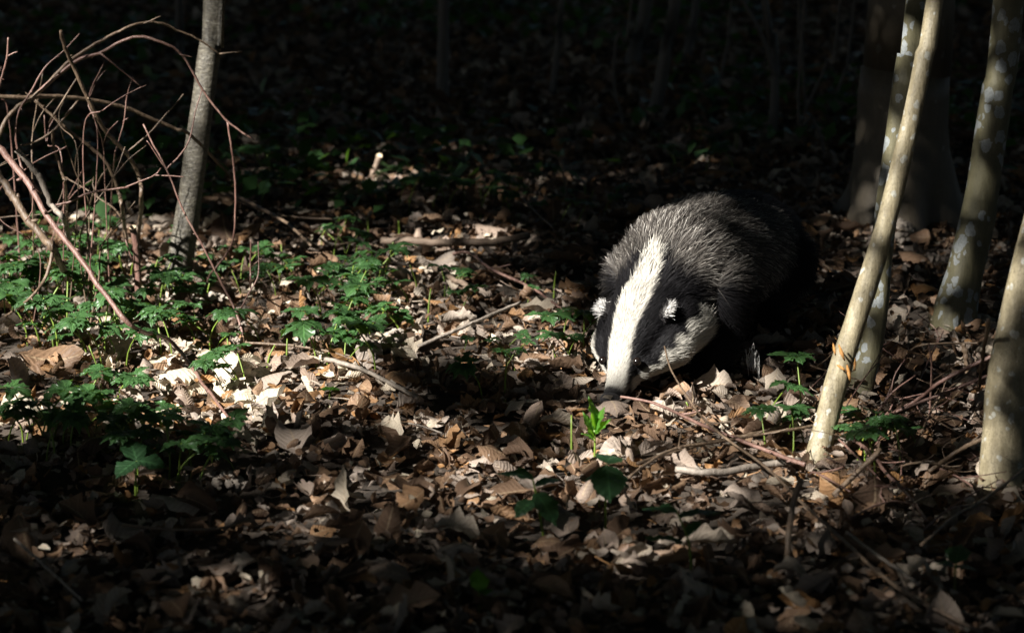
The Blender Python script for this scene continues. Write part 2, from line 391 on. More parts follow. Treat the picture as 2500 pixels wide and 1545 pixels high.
tree('beech_sapling', tpath((2098, 970), [(2108, 920), (2128, 850), (2142, 740), (2158, 560), (2186, 350), (2215, 150), (2240, 0)], .05), (.0185, .0165), M['beech_side'],
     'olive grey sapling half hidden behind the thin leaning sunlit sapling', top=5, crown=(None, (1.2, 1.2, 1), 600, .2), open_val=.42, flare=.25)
tree('beech_tree', tpath((2190, 545), [(2196, 470), (2199, 350), (2212, 150), (2225, 0)], .02), (.094, .086), M['beech_big'],
     'thick dark beech trunk with spreading root foot behind the badger', top=8, crown=(None, (3, 3, 2), 2600, .3), open_val=.03, flare=.75, sides=26, bmp=.03, n=60, limbs=5)
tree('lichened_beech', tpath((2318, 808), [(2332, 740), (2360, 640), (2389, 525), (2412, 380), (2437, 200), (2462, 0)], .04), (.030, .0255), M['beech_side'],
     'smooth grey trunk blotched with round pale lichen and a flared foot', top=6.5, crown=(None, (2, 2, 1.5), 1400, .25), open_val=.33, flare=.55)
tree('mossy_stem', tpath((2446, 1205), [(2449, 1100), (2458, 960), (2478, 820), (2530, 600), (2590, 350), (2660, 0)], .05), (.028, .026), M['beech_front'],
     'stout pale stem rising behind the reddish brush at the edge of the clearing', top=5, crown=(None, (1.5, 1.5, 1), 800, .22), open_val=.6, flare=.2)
sap = TREES[1][0]
for (px, py, hx, hy, r_) in [(2062, 880, -14, -38, .0030), (2076, 930, -8, -40, .0028), (2086, 905, 2, -30, .0022), (2066, 905, -22, -14, .0025), (2040, 868, -6, -30, .002)]:
    y_ = sap.location[1]-.004; V, F = tube(smooth_path([P(px+hx, py+hy, y_+.012), P(px+hx*.4, py+hy*.4, y_-.006), P(px, py, y_-.004)], 7), [r_*.4, r_, r_*.3], 6, .2); child_mesh('torn_bark', V, F, M['bare_wood'], sap)
BG = [((1080, 255), [(1081, 150), (1083, 0)], .017, .015, 'straight slender dark trunk with nothing growing close beside it'),
      ((1347, 245), [(1355, 170), (1366, 60), (1371, 0)], .0085, .0075, 'very thin wavy dark stem standing alone in the shade'),
      ((1540, 172), [(1555, 100), (1577, 0)], .021, .018, 'dark trunk leaning beside a looping vine in deep shade'),
      ((1596, 292), [(1610, 220), (1632, 90), (1648, 0)], .0165, .0155, 'pale grey leaning trunk in the shade with a crooked foot'),
      ((1678, 155), [(1686, 80), (1700, 0)], .012, .011, 'slender dim stem right behind the pale grey leaning trunk'),
      ((1884, 345), [(1890, 260), (1892, 180), (1890, 90), (1865, 0)], .011, .009, 'dim forked sapling between the badger and the far trunks'),
      ((440, 165), [(438, 80), (436, 0)], .012, .011, 'faint black trunk in the gloom behind the slim grey tree')]
for i, (b, pix, r0, r1, lab) in enumerate(BG):
    tree('woodland_tree', tpath(b, pix, .05), (r0, r1), M['dark_bark'], lab, group='dim trunks in the shaded wood', top=5.5+i*.3, crown=(None, (1.6, 1.6, 1.3), 900, .26), sides=10, flare=.3, open_val=.02)
# unseen trees added on the sun side, their leaves shaped to shade the glade
SHADE = [((-2.2, 0.0), 5.6, 'unseen broadleaf tree added for shade at the sunny edge of the glade, leaning'), ((-4.8, 2.2), 6.2, 'unseen broadleaf tree added for shade left of the slim grey tree'),
         ((-3.1, -1.1), 6.4, 'tall unseen broadleaf tree added for shade behind the photographer'), ((-5.6, 4.6), 6.5, 'unseen broadleaf tree added for shade far beyond the twig tangle')]
SH = []
for (x, y), top, lab in SHADE:
    z = float(hgt(x, y)); p = [np.array([x, y, z]), np.array([x+.05, y, z+.8]), np.array([x-.03, y+.05, z+1.8])]
    SH.append((tree('shade_tree', p, (.09, .075), M['dark_bark'], lab, group='unseen trees added to shade the glade', top=top, crown=(None, (2.2, 2.2, 1.5), 1400, .26), limbs=5), x, y))
k = 0
for x, y in [(-7, 8), (-4, 10.5), (-1.2, 11.2), (1.7, 10.3), (4.5, 9.5), (6.2, 6.2), (4.4, 3.2), (3.2, .4), (6.5, 1), (.9, -2.8), (-1.6, -3.4), (4.2, -3.5), (-7.5, 0), (-8, 4.5), (8.5, 10), (-10, 12), (2.5, 14), (-5, 15), (9.5, 3.5)]:
    z = float(hgt(x, y)); k += 1
    dirs = 'behind the badger' if y > 7 else ('to the right of the brush' if x > 2 else 'behind the photographer')
    tree('forest_tree', [np.array([x, y, z]), np.array([x+.06*math.sin(k), y, z+1.5]), np.array([x+.1*math.sin(k), y+.1*math.cos(k), z+3])], (.07+.02*(k % 3), .06), M['dark_bark'],
         'tall shaded tree of the surrounding wood ' + dirs, group='trees of the surrounding wood ' + dirs, top=7.5+(k % 4)*.4, crown=((x, y, 5.6+(k % 3)*.6), (3.0, 3.0, 1.9), 2600, .3), sides=10, n=24)

# ------------------------------------------------------------------ twigs
def twig(name, label, cat, mains, mat, group=None, sides=6, open_val=None, bmp=.10, cap=None):
    """mains: list of (world points, r0, r1); every fork of one twig is one mesh"""
    parts = []; base = mains[0][0][0]
    for i, (pts, r0, r1) in enumerate(mains):
        n = max(6, int(sum(np.linalg.norm(np.diff(np.array(pts), axis=0), axis=1))/.012)); n = min(n, 70)
        path = smooth_path(pts, n)
        if i == 0 or True: path = path + rng.normal(size=path.shape)*r0*.12
        parts.append(tube(path, [r0, r1], sides, bmp))
        if open_val: open_at(path, .018, open_val)
        # buds / nodes
        for j in range(3, n-2, 5):
            if rng.random() < .5:
                d = rng.normal(size=3); d = nrm(d); rr = (r0+(r1-r0)*j/n)
                parts.append(tube([path[j], path[j]+d*rr*1.9, path[j]+d*rr*2.6], [rr*.7, rr*.3], 5))
    V, F = merge(parts)
    if cap is not None:
        e = empty(name, base); child_mesh('bark', V, F, mat, e); c, n_, r = cap
        a = nrm(np.cross(n_, [.3, .9, .2])); b = np.cross(n_, a)
        ring = [c+np.array(n_)*(.0015 if q else -.004)+r*1.02*(math.cos(t)*a+math.sin(t)*b) for q in (0, 1) for t in np.linspace(0, 6.283, 13)[:-1]]
        F2 = [tuple(range(12, 24))]+[(t, (t+1) % 12, 12+(t+1) % 12, 12+t) for t in range(12)]
        child_mesh('cut_end', ring, F2, M['cut_wood'], e, smooth=False); tag(e, label, cat, group); return e
    o = mesh_obj(name, np.array(V)-base, F, mat); o.location = Vector(base); tag(o, label, cat, group); return o
def PP(l, y0, y1=None):
    y1 = y0 if y1 is None else y1; n = len(l)
    return [P(a, b, y0+(y1-y0)*i/max(1, n-1)) for i, (a, b) in enumerate(l)]
def GG(l, lift=.012):
    return [G(a, b, lift if np.ndim(lift) == 0 else lift[i]) for i, (a, b) in enumerate(l)]
def toground(p, dx=0, dy=0):
    x, y = p[0]+dx, p[1]+dy; return np.array([x, y, float(hgt(x, y))-.01])
mm = .001
A = PP([(0, 325), (35, 270), (95, 225), (175, 145), (275, 85), (340, 58), (390, 57), (430, 73), (490, 100), (535, 135)], 4.35, 4.5)
A = [toground(A[0], -.12, .02), A[0]+np.array([-.05, 0, -.12])] + A
twig('bent_branch', 'tallest arching thin branch of the twig tangle, ending across the slim tree', 'branch', [(A, 5*mm, 1.4*mm), (PP([(535, 132), (560, 129), (592, 126)], 4.5), 1.5*mm, 1.2*mm), (PP([(350, 58), (370, 50), (392, 40)], 4.43), 1.3*mm, .9*mm)], M['brown_twig'], 'bent branches of the tangle', open_val=.75)
B = PP([(185, 150), (245, 130), (300, 100), (345, 90), (400, 107), (445, 135), (495, 220), (555, 297), (620, 343)], 4.40, 4.42)
B = [A[4], ] + B
twig('bent_branch', 'forking arched twig drooping in front of the slim tree trunk', 'branch', [(B, 3.6*mm, 1.5*mm), (PP([(245, 130), (300, 175), (345, 212)], 4.4), 2*mm, 1.2*mm), (PP([(555, 297), (568, 380), (575, 470), (570, 580), (545, 630), (512, 672)], 4.42, 4.44)+[G(505, 700)], 2.1*mm, 1.5*mm), (PP([(440, 133), (455, 137), (470, 140)], 4.41), 1.5*mm, 1*mm)], M['red_twig'], 'bent branches of the tangle', open_val=.8)
Cc = PP([(147, 75), (160, 120), (178, 160), (210, 230), (240, 290), (265, 330), (305, 370), (340, 430), (345, 500)], 4.30, 4.45)+[G(335, 600)]
twig('bent_branch', 'upright dark stick crossing the arching branches, its tip broken off', 'branch', [(Cc, 3.2*mm, 4.5*mm)], M['brown_twig'], 'bent branches of the tangle', open_val=.6)
D = [toground(P(-130, 420, 4.4)), P(-70, 250, 4.4)] + PP([(0, 238), (75, 238), (110, 235), (160, 237), (210, 243), (260, 252), (310, 265), (370, 290), (430, 316), (470, 335)], 4.4, 4.6)+[G(600, 470)]
twig('bent_branch', 'long dark brown bough bowing low across the twig tangle', 'branch', [(D, 4.2*mm, 3*mm), (PP([(190, 245), (155, 290), (130, 320), (90, 345), (52, 355)], 4.42, 4.38), 2.6*mm, 1.8*mm), (PP([(190, 188), (160, 235), (120, 300)], 4.4), 1.6*mm, 2*mm)], M['brown_twig'], 'bent branches of the tangle', open_val=.55)
twig('bent_branch', 'thin hooked twig hanging down at the left side of the tangle', 'branch', [(PP([(195, 82), (155, 125), (110, 165), (75, 225), (45, 275), (38, 330), (50, 400), (75, 470)], 4.38, 4.36)+[G(95, 585)], 1.4*mm, 3*mm)], M['red_twig'], 'bent branches of the tangle', open_val=.6)
twig('bent_branch', 'brown branch with shredded bark running down through the middle of the tangle', 'branch', [(PP([(85, 245), (130, 285), (170, 320), (250, 385), (275, 430), (290, 470), (300, 520)], 4.42, 4.45)+[G(310, 610)], 2.6*mm, 4.4*mm), (PP([(128, 322), (132, 360), (150, 420), (160, 460)], 4.42)+[G(165, 560)], 2.6*mm, 2.4*mm)], M['brown_twig'], 'bent branches of the tangle', open_val=.55)
twig('twig', 'short forked twig poking up at the far end of the tangle', 'twig', [(PP([(20, 92), (17, 140), (0, 205), (-30, 300), (-50, 420)], 4.2)+[G(-60, 700)], 1.8*mm, 3*mm), (PP([(18, 138), (30, 132), (43, 127)], 4.2), 1.7*mm, 1.2*mm)], M['red_twig'], open_val=.8)
twig('twig', 'straight thin twig standing upright inside the tangle', 'twig', [(PP([(325, 187), (310, 235), (302, 300), (285, 360), (278, 400)], 4.42)+[G(265, 600)], 1.1*mm, 1.6*mm), (PP([(300, 297), (306, 292), (313, 289)], 4.42), 1*mm, .7*mm)], M['red_twig'], open_val=.6)
twig('twig', 'pale twig slanting up to a small budded tip beside the slim tree', 'twig', [(PP([(448, 230), (425, 258), (400, 285), (370, 320), (328, 357), (280, 395), (235, 455)], 4.5, 4.48)+[G(190, 600)], 1.2*mm, 2*mm)], M['brown_twig'], open_val=.6)
twig('twig', 'long thin straight twig leaning across the foot of the slim tree', 'twig', [(PP([(350, 303), (372, 350), (395, 390), (420, 445), (450, 520), (495, 600), (535, 680), (575, 760)], 4.30, 4.24)+[G(602, 850)], 1.5*mm, 2.2*mm), (PP([(405, 414), (440, 378), (463, 340), (478, 270), (493, 220)], 4.3, 4.36), 1.5*mm, 1*mm), (PP([(405, 414), (360, 345), (358, 344)], 4.3), 1*mm, .7*mm)], M['red_twig'], open_val=.85)
twig('twig', 'pinkish twig lying nearly level across the tangle', 'twig', [(PP([(130, 503), (170, 493), (215, 472), (265, 464), (315, 458)], 4.2), 2.2*mm, 2*mm), (PP([(300, 460), (350, 440), (380, 427), (393, 411)], 4.2, 4.22), 1.6*mm, 1.2*mm), (PP([(215, 473), (219, 465), (218, 457)], 4.2), 1.5*mm, .9*mm), (PP([(375, 428), (420, 430), (450, 432)], 4.22), 1.2*mm, 1*mm)], M['red_twig'], open_val=.9)
big = PP([(-40, 330), (0, 362), (30, 400), (75, 455), (110, 520), (150, 575), (200, 640), (250, 710), (330, 800)], 4.10, 3.86)+[G(420, 900, .045), G(500, 985, .03), G(560, 1052, .02), G(640, 1125, .008)]
big = [toground(P(-230, 430, 4.2)), P(-120, 300, 4.15)] + big
twig('fallen_branch', 'long reddish brown branch slanting from the tangle down onto the sunlit leaves', 'branch', [(big, 7*mm, 1.6*mm), (PP([(30, 400), (60, 425), (90, 460), (102, 472)], 4.05, 4.04), 4*mm, 3*mm), (PP([(250, 710), (256, 740), (257, 770)], 3.93), 2.2*mm, 2*mm)+() if False else (PP([(78, 455), (80, 510), (62, 540)], 4.0), 1.2*mm, .9*mm)], M['red_twig'], open_val=.9, sides=8)
big2 = [toground(P(-160, 560, 4.2))]+PP([(-60, 380), (0, 435), (30, 475), (62, 530), (100, 575), (135, 620)], 4.2, 4.12)+[G(180, 730, .01)]
twig('fallen_branch', 'thick dull brown branch running under the reddish branch', 'branch', [(big2, 7.5*mm, 5.5*mm), (PP([(130, 610), (110, 680), (60, 740)], 4.1, 4.05)+[G(-10, 800, .01)], 3*mm, 2*mm)], M['brown_twig'], open_val=.6, sides=8)
twig('twig', 'grey dead stick hanging against the thick end of the reddish branch', 'twig', [(PP([(40, 365), (70, 400), (100, 440), (125, 500), (160, 545)], 4.2)+[G(172, 640)], 5*mm, 4*mm)], M['grey_twig'], open_val=.5)
st = PP([(325, 556), (331, 600), (336, 660), (338, 720)], 4.25, 4.25); st[3] = P(338, 720, 4.25)
stb = G(337, 760)
st = [P(324, 556, stb[1]), P(331, 600, stb[1]), P(336, 660, stb[1]), stb-np.array([0, 0, .02])]
twig('cut_stick', 'upright reddish stick with a pale cut top among the green plants', 'stick', [(st, 6.2*mm, 5.6*mm), ([P(330, 655, stb[1]), P(318, 620, stb[1]-.01), P(306, 585, stb[1]-.01)], 1.6*mm, 1.1*mm)], M['red_twig'], open_val=.9, cap=(st[0], nrm([-.1, -.35, .9]), 6.2*mm), sides=9)
pb = G(900, 450)
twig('cut_stick', 'short cut stump with a bright round end in the dark leaf litter', 'stick', [([P(926, 382, pb[1]), P(916, 412, pb[1]), pb-np.array([0, 0, .02])], 6.5*mm, 8*mm)], M['old_wood'], open_val=.30, cap=(P(926, 382, pb[1]), nrm([-.1, -.75, .6]), 6.6*mm), sides=10)
open_at(P(926, 380, pb[1]), .045, 1)
twig('twig', 'thin forked twig standing right of the slim tree above a soil clod', 'twig', [(PP([(630, 590), (632, 640), (628, 680), (605, 720), (590, 752)], 4.3, 4.26)+[G(583, 775)], 1.2*mm, 1.7*mm), (PP([(613, 585), (611, 640), (612, 690)], 4.3)+[G(612, 715)], 1.3*mm, 1.5*mm), (PP([(620, 645), (632, 636), (640, 630)], 4.3), 1*mm, .9*mm)], M['red_twig'], open_val=.6)
# on the forest floor: (name, label, points, r0, r1, material, lift, openness)
FLOOR = [
 ('broken_branch', 'short broken piece of brown branch lying in the sun before dark shade', [(930, 588), (1020, 590), (1110, 592), (1180, 592), (1240, 584), (1290, 574)], 8, 7, 'old_wood', .03, 1),
 ('bark_slab', 'flat slab of old bark tucked under the broken branch piece', [(945, 622), (1010, 615), (1105, 612)], 10, 9, 'old_wood', .008, .8),
 ('stick', 'straight grey stick propped up on the litter left of the badger head', [(1020, 846), (1150, 790), (1272, 738)], 3.4, 2.8, 'grey_twig', [.008, .03, .05], 1),
 ('twig', 'dark red crooked twig lying between the broken branch and the badger', [(1105, 662), (1147, 660), (1200, 700), (1300, 748), (1370, 800), (1400, 840)], 3, 2.2, 'red_twig', .02, .5),
 ('twig', 'dim straight twig slanting in shade beside the badger shoulder', [(1275, 523), (1310, 560), (1352, 598)], 2.4, 1.8, 'brown_twig', .02, .2),
 ('stick', 'light brown stick half buried in the brightly lit leaves', [(795, 918), (860, 935), (920, 960), (1020, 1015)], 4.2, 3.2, 'grey_twig', .015, .9),
 ('twig', 'thin twig rising from the ground across the badger cheek', [(1622, 845), (1640, 905), (1700, 1000), (1760, 1060), (1870, 1140), (1960, 1228), (2060, 1320), (2200, 1440), (2400, 1545)], 1.3, 2.6, 'brown_twig', [.085, .072, .06, .055, .05, .04, .03, .02, .01], .6),
 ('twig', 'brown twig running from the badger snout to the thin pale sapling', [(1515, 968), (1600, 985), (1710, 1035), (1800, 1072), (1900, 1110), (1965, 1135)], 2, 3.4, 'red_twig', .03, .7),
 ('stick', 'pale grey curved stick lying at the foot of the thin pale sapling', [(1650, 1192), (1720, 1200), (1790, 1195), (1880, 1180), (1955, 1172)], 5, 5.5, 'grey_twig', .015, .95),
 ('stick', 'blunt upright brown stick stuck in the litter below the curved stick', [(1958, 1172), (1945, 1200), (1932, 1260), (1925, 1310), (1920, 1380)], 4.5, 4, 'brown_twig', [.10, .085, .055, .035, .0], .5),
 ('stick', 'short straight stick leaning up right of the thin sapling foot', [(2035, 1208), (2090, 1155), (2150, 1098)], 4, 3.8, 'brown_twig', [.005, .03, .06], .7),
 ('twig', 'curved dark twig sweeping past the thin sapling foot over reddish leaves', [(1535, 1165), (1590, 1125), (1650, 1095), (1770, 1075), (1950, 1045), (2080, 1025), (2180, 1015)], 2.2, 2.4, 'brown_twig', .03, .6),
 ('twig', 'slender twig bowing low over the orange leaf patch', [(1555, 1188), (1640, 1160), (1750, 1130), (1870, 1105), (1985, 1062)], 2.6, 2, 'brown_twig', .02, .6),
 ('twig', 'long reddish branch of the brush slanting up to the stout stem', [(2165, 1018), (2240, 975), (2300, 930), (2400, 880), (2520, 825)], 2.6, 3.4, 'red_twig', [.03, .06, .10, .13, .16], .6),
 ('twig', 'purplish branch lying under the long reddish branch of the brush', [(2010, 1060), (2100, 1040), (2200, 1000), (2330, 950), (2420, 915), (2520, 890)], 2, 3, 'red_twig', [.02, .03, .05, .08, .10, .12], .5),
 ('twig', 'light brown branch crossing in front of the stout stem', [(2270, 1150), (2330, 1105), (2400, 1070), (2460, 1040), (2540, 990)], 3, 3.6, 'brown_twig', [.01, .03, .06, .08, .1], .8),
 ('twig', 'pale bent twig arching low in the dark hollow', [(2195, 1140), (2230, 1130), (2280, 1130), (2320, 1145), (2345, 1162)], 1.7, 1.4, 'brown_twig', [.01, .03, .035, .02, .0], .4),
 ('twig', 'thin straight upright twig in the dark hollow of the brush', [(2268, 838), (2275, 900), (2272, 970), (2268, 1040)], 1.6, 1.8, 'red_twig', [.14, .10, .05, .0], .45),
 ('twig', 'short red twig leaning at the foot of the olive sapling', [(2186, 912), (2170, 960), (2150, 1000), (2138, 1015)], 1.8, 2, 'red_twig', [.06, .035, .01, 0], .5),
 ('twig', 'dark bent twig hooking round the stout stem', [(2415, 780), (2398, 880), (2390, 950)], 3, 2, 'brown_twig', [.24, .16, .1], .3),
 ('twig', 'brown twig in a pair lying in shade right of the short stick', [(2080, 1125), (2130, 1165), (2160, 1210), (2210, 1260), (2260, 1330)], 2.6, 2, 'red_twig', .02, .3),
 ('twig', 'thinner twig of a pair lying in shade right of the short stick', [(2045, 1125), (2100, 1180), (2140, 1220), (2165, 1260)], 1.8, 1.3, 'red_twig', .02, .3),
 ('twig', 'long pale twig in the dark bottom corner of the litter', [(35, 1315), (120, 1390), (200, 1465)], 2.2, 1.6, 'grey_twig', .03, .03),
 ('twig', 'dim long twig across the shaded near litter', [(300, 1340), (420, 1352), (540, 1348), (620, 1320)], 2.2, 1.8, 'brown_twig', .02, .02),
 ('twig', 'grey bark-stripped twig lying in shade below the brush', [(2065, 1360), (2130, 1410), (2200, 1460), (2240, 1490)], 2.6, 2, 'grey_twig', .02, .08),
 ('twig', 'thin white twig curving in the bright litter ahead of the badger nose', [(960, 1082), (1020, 1090), (1080, 1110)], 1.6, 1.3, 'grey_twig', .02, .9),
 ('twig', 'dark slanting twig by the near litter right of the upright stick', [(2250, 1330), (2330, 1260), (2400, 1220), (2520, 1130)], 2, 2.4, 'brown_twig', .04, .2),
 ('twig', 'thin brown twig under the sunlit plants left of the stick', [(600, 885), (700, 890), (800, 905), (860, 925)], 2.4, 1.8, 'brown_twig', .02, .8),
 ('twig', 'brown branch half hidden behind the plants beyond the slim tree', [(560, 470), (620, 500), (700, 545), (760, 600)], 3.6, 2.6, 'brown_twig', .05, .3),
 ('twig', 'thin twig lying level in shade behind the slim tree', [(540, 470), (640, 515), (720, 530), (810, 535)], 2.4, 1.6, 'brown_twig', .03, .3),
 ('twig', 'kinked twig ending at the broken branch piece', [(820, 598), (870, 592), (920, 600), (950, 615)], 2.2, 1.8, 'brown_twig', .03, .6),
 ('stick', 'rotten stick lying aslant in the litter between plants', [(1060, 690), (1110, 720), (1165, 748)], 6, 5, 'old_wood', .015, .6),
 ('twig', 'dim upright twig in the shade behind the badger', [(1368, 378), (1378, 440), (1392, 520)], 1.8, 2.2, 'brown_twig', [.10, .05, 0], .06),
 ('twig', 'grey straight twig on the ground beside the big beech foot', [(2010, 690), (2050, 715), (2085, 735)], 3, 2.4, 'brown_twig', .02, .3),
]
for nm, lab, pts, r0, r1, mt, lift, ov in FLOOR:
    wp = []
    for i, (a, b) in enumerate(pts):
        l = (lift if np.ndim(lift) == 0 else lift[i])+.013*(nm != 'bark_slab')
        if l > .04 or np.ndim(lift):
            # a raised point: find the ground spot whose raised point falls on this line of sight
            q = G(a, b)
            for _ in range(6):
                d = ray(a, b); t = (float(hgt(q[0], q[1]))+l-CAMZ)/d[2]; q = CAM+d*t
            wp.append(q)
        else: wp.append(G(a, b, max(l, r0*mm)))
    cat = 'branch' if 'branch' in nm else ('bark' if 'bark' in nm else ('stick' if nm == 'stick' else 'twig'))
    if nm == 'bark_slab':
        path = smooth_path(wp, 14); V, F = tube(path, [.010, .013, .011], 10, .15); V = np.array(V); zc = np.repeat(path[:, 2], 10); V[:, 2] = zc+(V[:, 2]-zc)*.35
        open_at(path, .02, ov); o = mesh_obj(nm, V-wp[0], F, M[mt]); o.location = Vector(wp[0]); tag(o, lab, cat); continue
    mains = [(wp, r0*mm, r1*mm)]
    if nm == 'twig' and len(pts) > 4:   # side shoots
        path = smooth_path(wp, 20)
        for j in (6, 11, 15):
            d = nrm(np.cross(path[j+1]-path[j-1], [0, 0, 1]))*(1 if j % 2 else -1)+nrm(path[j+1]-path[j-1])*1.3+np.array([0, 0, .3]); L = .02+.03*rng.random()
            mains.append(([path[j], path[j]+nrm(d)*L*.5, path[j]+nrm(d)*L+np.array([0, 0, .004])], r1*mm*.6, r1*mm*.35))
    twig(nm, lab, cat, mains, M[mt], open_val=ov)
# loose brush: thin reddish twigs heaped by the stout stem, and thin shoots in the tangle
for i in range(34):
    px, py = rng.uniform(2010, 2480), rng.uniform(880, 1330); a = rng.choice([-.45, -.6, .7, .9, -.3, 1.4])+rng.normal()*.2; L = rng.uniform(70, 210); l0, l1 = rng.uniform(.004, .03), rng.uniform(.01, .09)
    p0 = G(px-math.cos(a)*L/2, py-math.sin(a)*L/2*.8, l0); p2 = G(px+math.cos(a)*L/2, py+math.sin(a)*L/2*.8, l1); p1 = (p0+p2)/2+np.array([rng.normal()*.012, rng.normal()*.012, .008])
    r0 = rng.uniform(.0009, .002); d = p2-p0; fork = [p1, p1+d*.2+np.array([rng.normal()*.015, 0, .015]), p1+d*.35+np.array([rng.normal()*.03, 0, .03])]
    twig('brush_twig', ('thin dull brown' if i % 3 == 1 else 'thin reddish')+(' twig lying low in the sunlit part of the brush heap' if py < 1150 else ' twig lying in the shaded foot of the brush heap'), 'twig', [([p0, p1, p2], r0, r0*.6), (fork, r0*.6, r0*.4)], M[['red_twig', 'brown_twig', 'red_twig'][i % 3]], 'loose twigs of the brush heap', open_val=.3 if py < 1150 else .08)
for i in range(16):
    px, py = rng.uniform(-20, 330), rng.uniform(230, 600); a = rng.choice([1.2, 1.9, .7, 2.4])+rng.normal()*.25; L = rng.uniform(90, 260); y = rng.uniform(4.25, 4.65)
    q0, q2 = P(px+math.cos(a)*L*.5, py+math.sin(a)*L*.5, y), P(px-math.cos(a)*L*.5, py-math.sin(a)*L*.5, y+rng.normal()*.05); q1 = (q0+q2)/2+rng.normal(size=3)*.015
    foot = toground(q0, rng.normal()*.03, 0); r0 = rng.uniform(.0009, .0019)
    twig('tangle_shoot', ('thin reddish' if i % 2 else 'thin dull brown')+(' long' if L > 170 else ' short')+' shoot standing among the bent branches of the tangle', 'twig', [([foot, q0, q1, q2], r0*1.2, r0*.6), ([q1, q1+nrm(q2-q0)*.03+np.array([.012, 0, .004]), q1+nrm(q2-q0)*.055+np.array([.032, 0, .006])], r0*.6, r0*.4)], M[['brown_twig', 'red_twig'][i % 2]], 'thin shoots of the tangle', open_val=.35)
cy0 = G(2370, 1010)[1]; cp = smooth_path([P(2352, 838, cy0), P(2358, 870, cy0), P(2362, 915, cy0)], 16); V, F = tube(cp, [.003, .0045, .0042, .002], 9, .5); o = mesh_obj('catkin', np.array(V)-cp[0], F, M['brown_twig']); o.location = Vector(cp[0]); tag(o, 'brown fallen catkin hanging from a thin twig by the lichened trunk', 'catkin'); open_at(cp, .012, .5)
twig('twig', 'thin dark twig spanning level above the hollow, holding the catkin', 'twig', [([G(2200, 905, .01), P(2240, 845, cy0), P(2352, 838, cy0), P(2430, 838, cy0-.02), P(2520, 850, cy0-.04)], 1.6*mm, 1.4*mm)], M['brown_twig'], open_val=.1)
# vines and brush stems in the dim background
VINES = [([(1540, 20), (1512, 80), (1500, 130), (1500, 230), (1515, 270), (1537, 318)], 'looping thin vine in front of the leaning dark trunk'), ([(1786, 0), (1780, 90), (1764, 170), (1758, 230)], 'hanging thin vine beside the dim forked sapling'),
         ([(1953, 0), (1958, 100), (1962, 190), (1970, 300)], 'thin dim upright stem left of the thick beech'), ([(2045, 60), (2020, 150), (1985, 230), (1930, 330)], 'slanting dim stem leaning toward the thick beech'),
         ([(1950, 210), (1985, 290), (2005, 340), (2020, 400)], 'crooked dim stem crossing near the thick beech foot'), ([(2080, 60), (2060, 180), (2020, 270), (1990, 300)], 'dark bent stem close beside the thick beech')]
for pts, lab in VINES:
    b = G(*pts[-1]); wp = [P(a, c, b[1]) for a, c in pts[:-1]]+[b-np.array([0, 0, .02])]
    wp = [wp[0]+np.array([.05, 0, .9])] + wp
    twig('woody_stem', lab, 'stem', [(wp, 3.5*mm, 4.5*mm)], M['dark_bark'], group='dim stems in the shaded wood', open_val=.03)
fb = G(1884, 345)
twig('woody_stem', 'dim side fork leaning away from the forked sapling', 'stem', [([P(1892, 185, fb[1]), P(1860, 90, fb[1]), P(1815, 0, fb[1]), P(1780, -120, fb[1])], 7*mm, 5*mm)], M['dark_bark'], group='dim stems in the shaded wood', open_val=.02)

# ------------------------------------------------------------------ dry leaves
MARKS = [((1490, 1010), 'the badger nose'), ((432, 692), 'the slim tree foot'), ((1992, 1130), 'the thin pale sapling foot'), ((2098, 970), 'the olive sapling foot'), ((2190, 600), 'the thick beech foot'), ((2318, 820), 'the lichened trunk foot'), ((2430, 1200), 'the stout stem foot'),
 ((1150, 795), 'the straight grey stick'), ((900, 950), 'the half buried light stick'), ((1110, 610), 'the broken branch piece'), ((1790, 1200), 'the pale curved stick'), ((1925, 1330), 'the blunt upright stick'), ((450, 945), 'the large cream leaf'), ((570, 1060), 'the lower end of the long reddish branch'), ((130, 920), 'the large curled dark leaf'),
 ((337, 760), 'the upright cut stick'), ((775, 905), 'the large drooping-leaf plant'), ((1445, 1150), 'the glowing green seedling'), ((330, 1210), 'the round-leaved nettle-like seedling'), ((1250, 1300), 'the ribbed brown leaf'), ((1535, 1290), 'the folded tan leaf'), ((1690, 1430), 'the narrow-leaved dim plant'), ((1690, 1500), 'the large grey withered leaf'),
 ((2330, 1440), 'the lone dim seedling by the brush'), ((100, 1400), 'the long pale twig in deep shade'), ((450, 1350), 'the dim twig across the near litter'), ((1170, 1500), 'the small seedling in the dark litter'), ((1350, 1485), 'the dim reddish leaf'), ((2150, 1430), 'the bark-stripped grey twig'), ((760, 1190), 'the crumbly clod in the near litter'), ((900, 450), 'the cut stump'), ((1850, 960), 'the badger forepaw'), ((1080, 1110), 'the thin white twig'), ((2130, 1200), 'the pair of shaded twigs')]
MARKP = np.array([G(*q)[:2] for q, _ in MARKS])
def by(p):
    d = np.linalg.norm(MARKP-np.asarray(p)[:2], axis=1); return MARKS[int(d.argmin())][1]
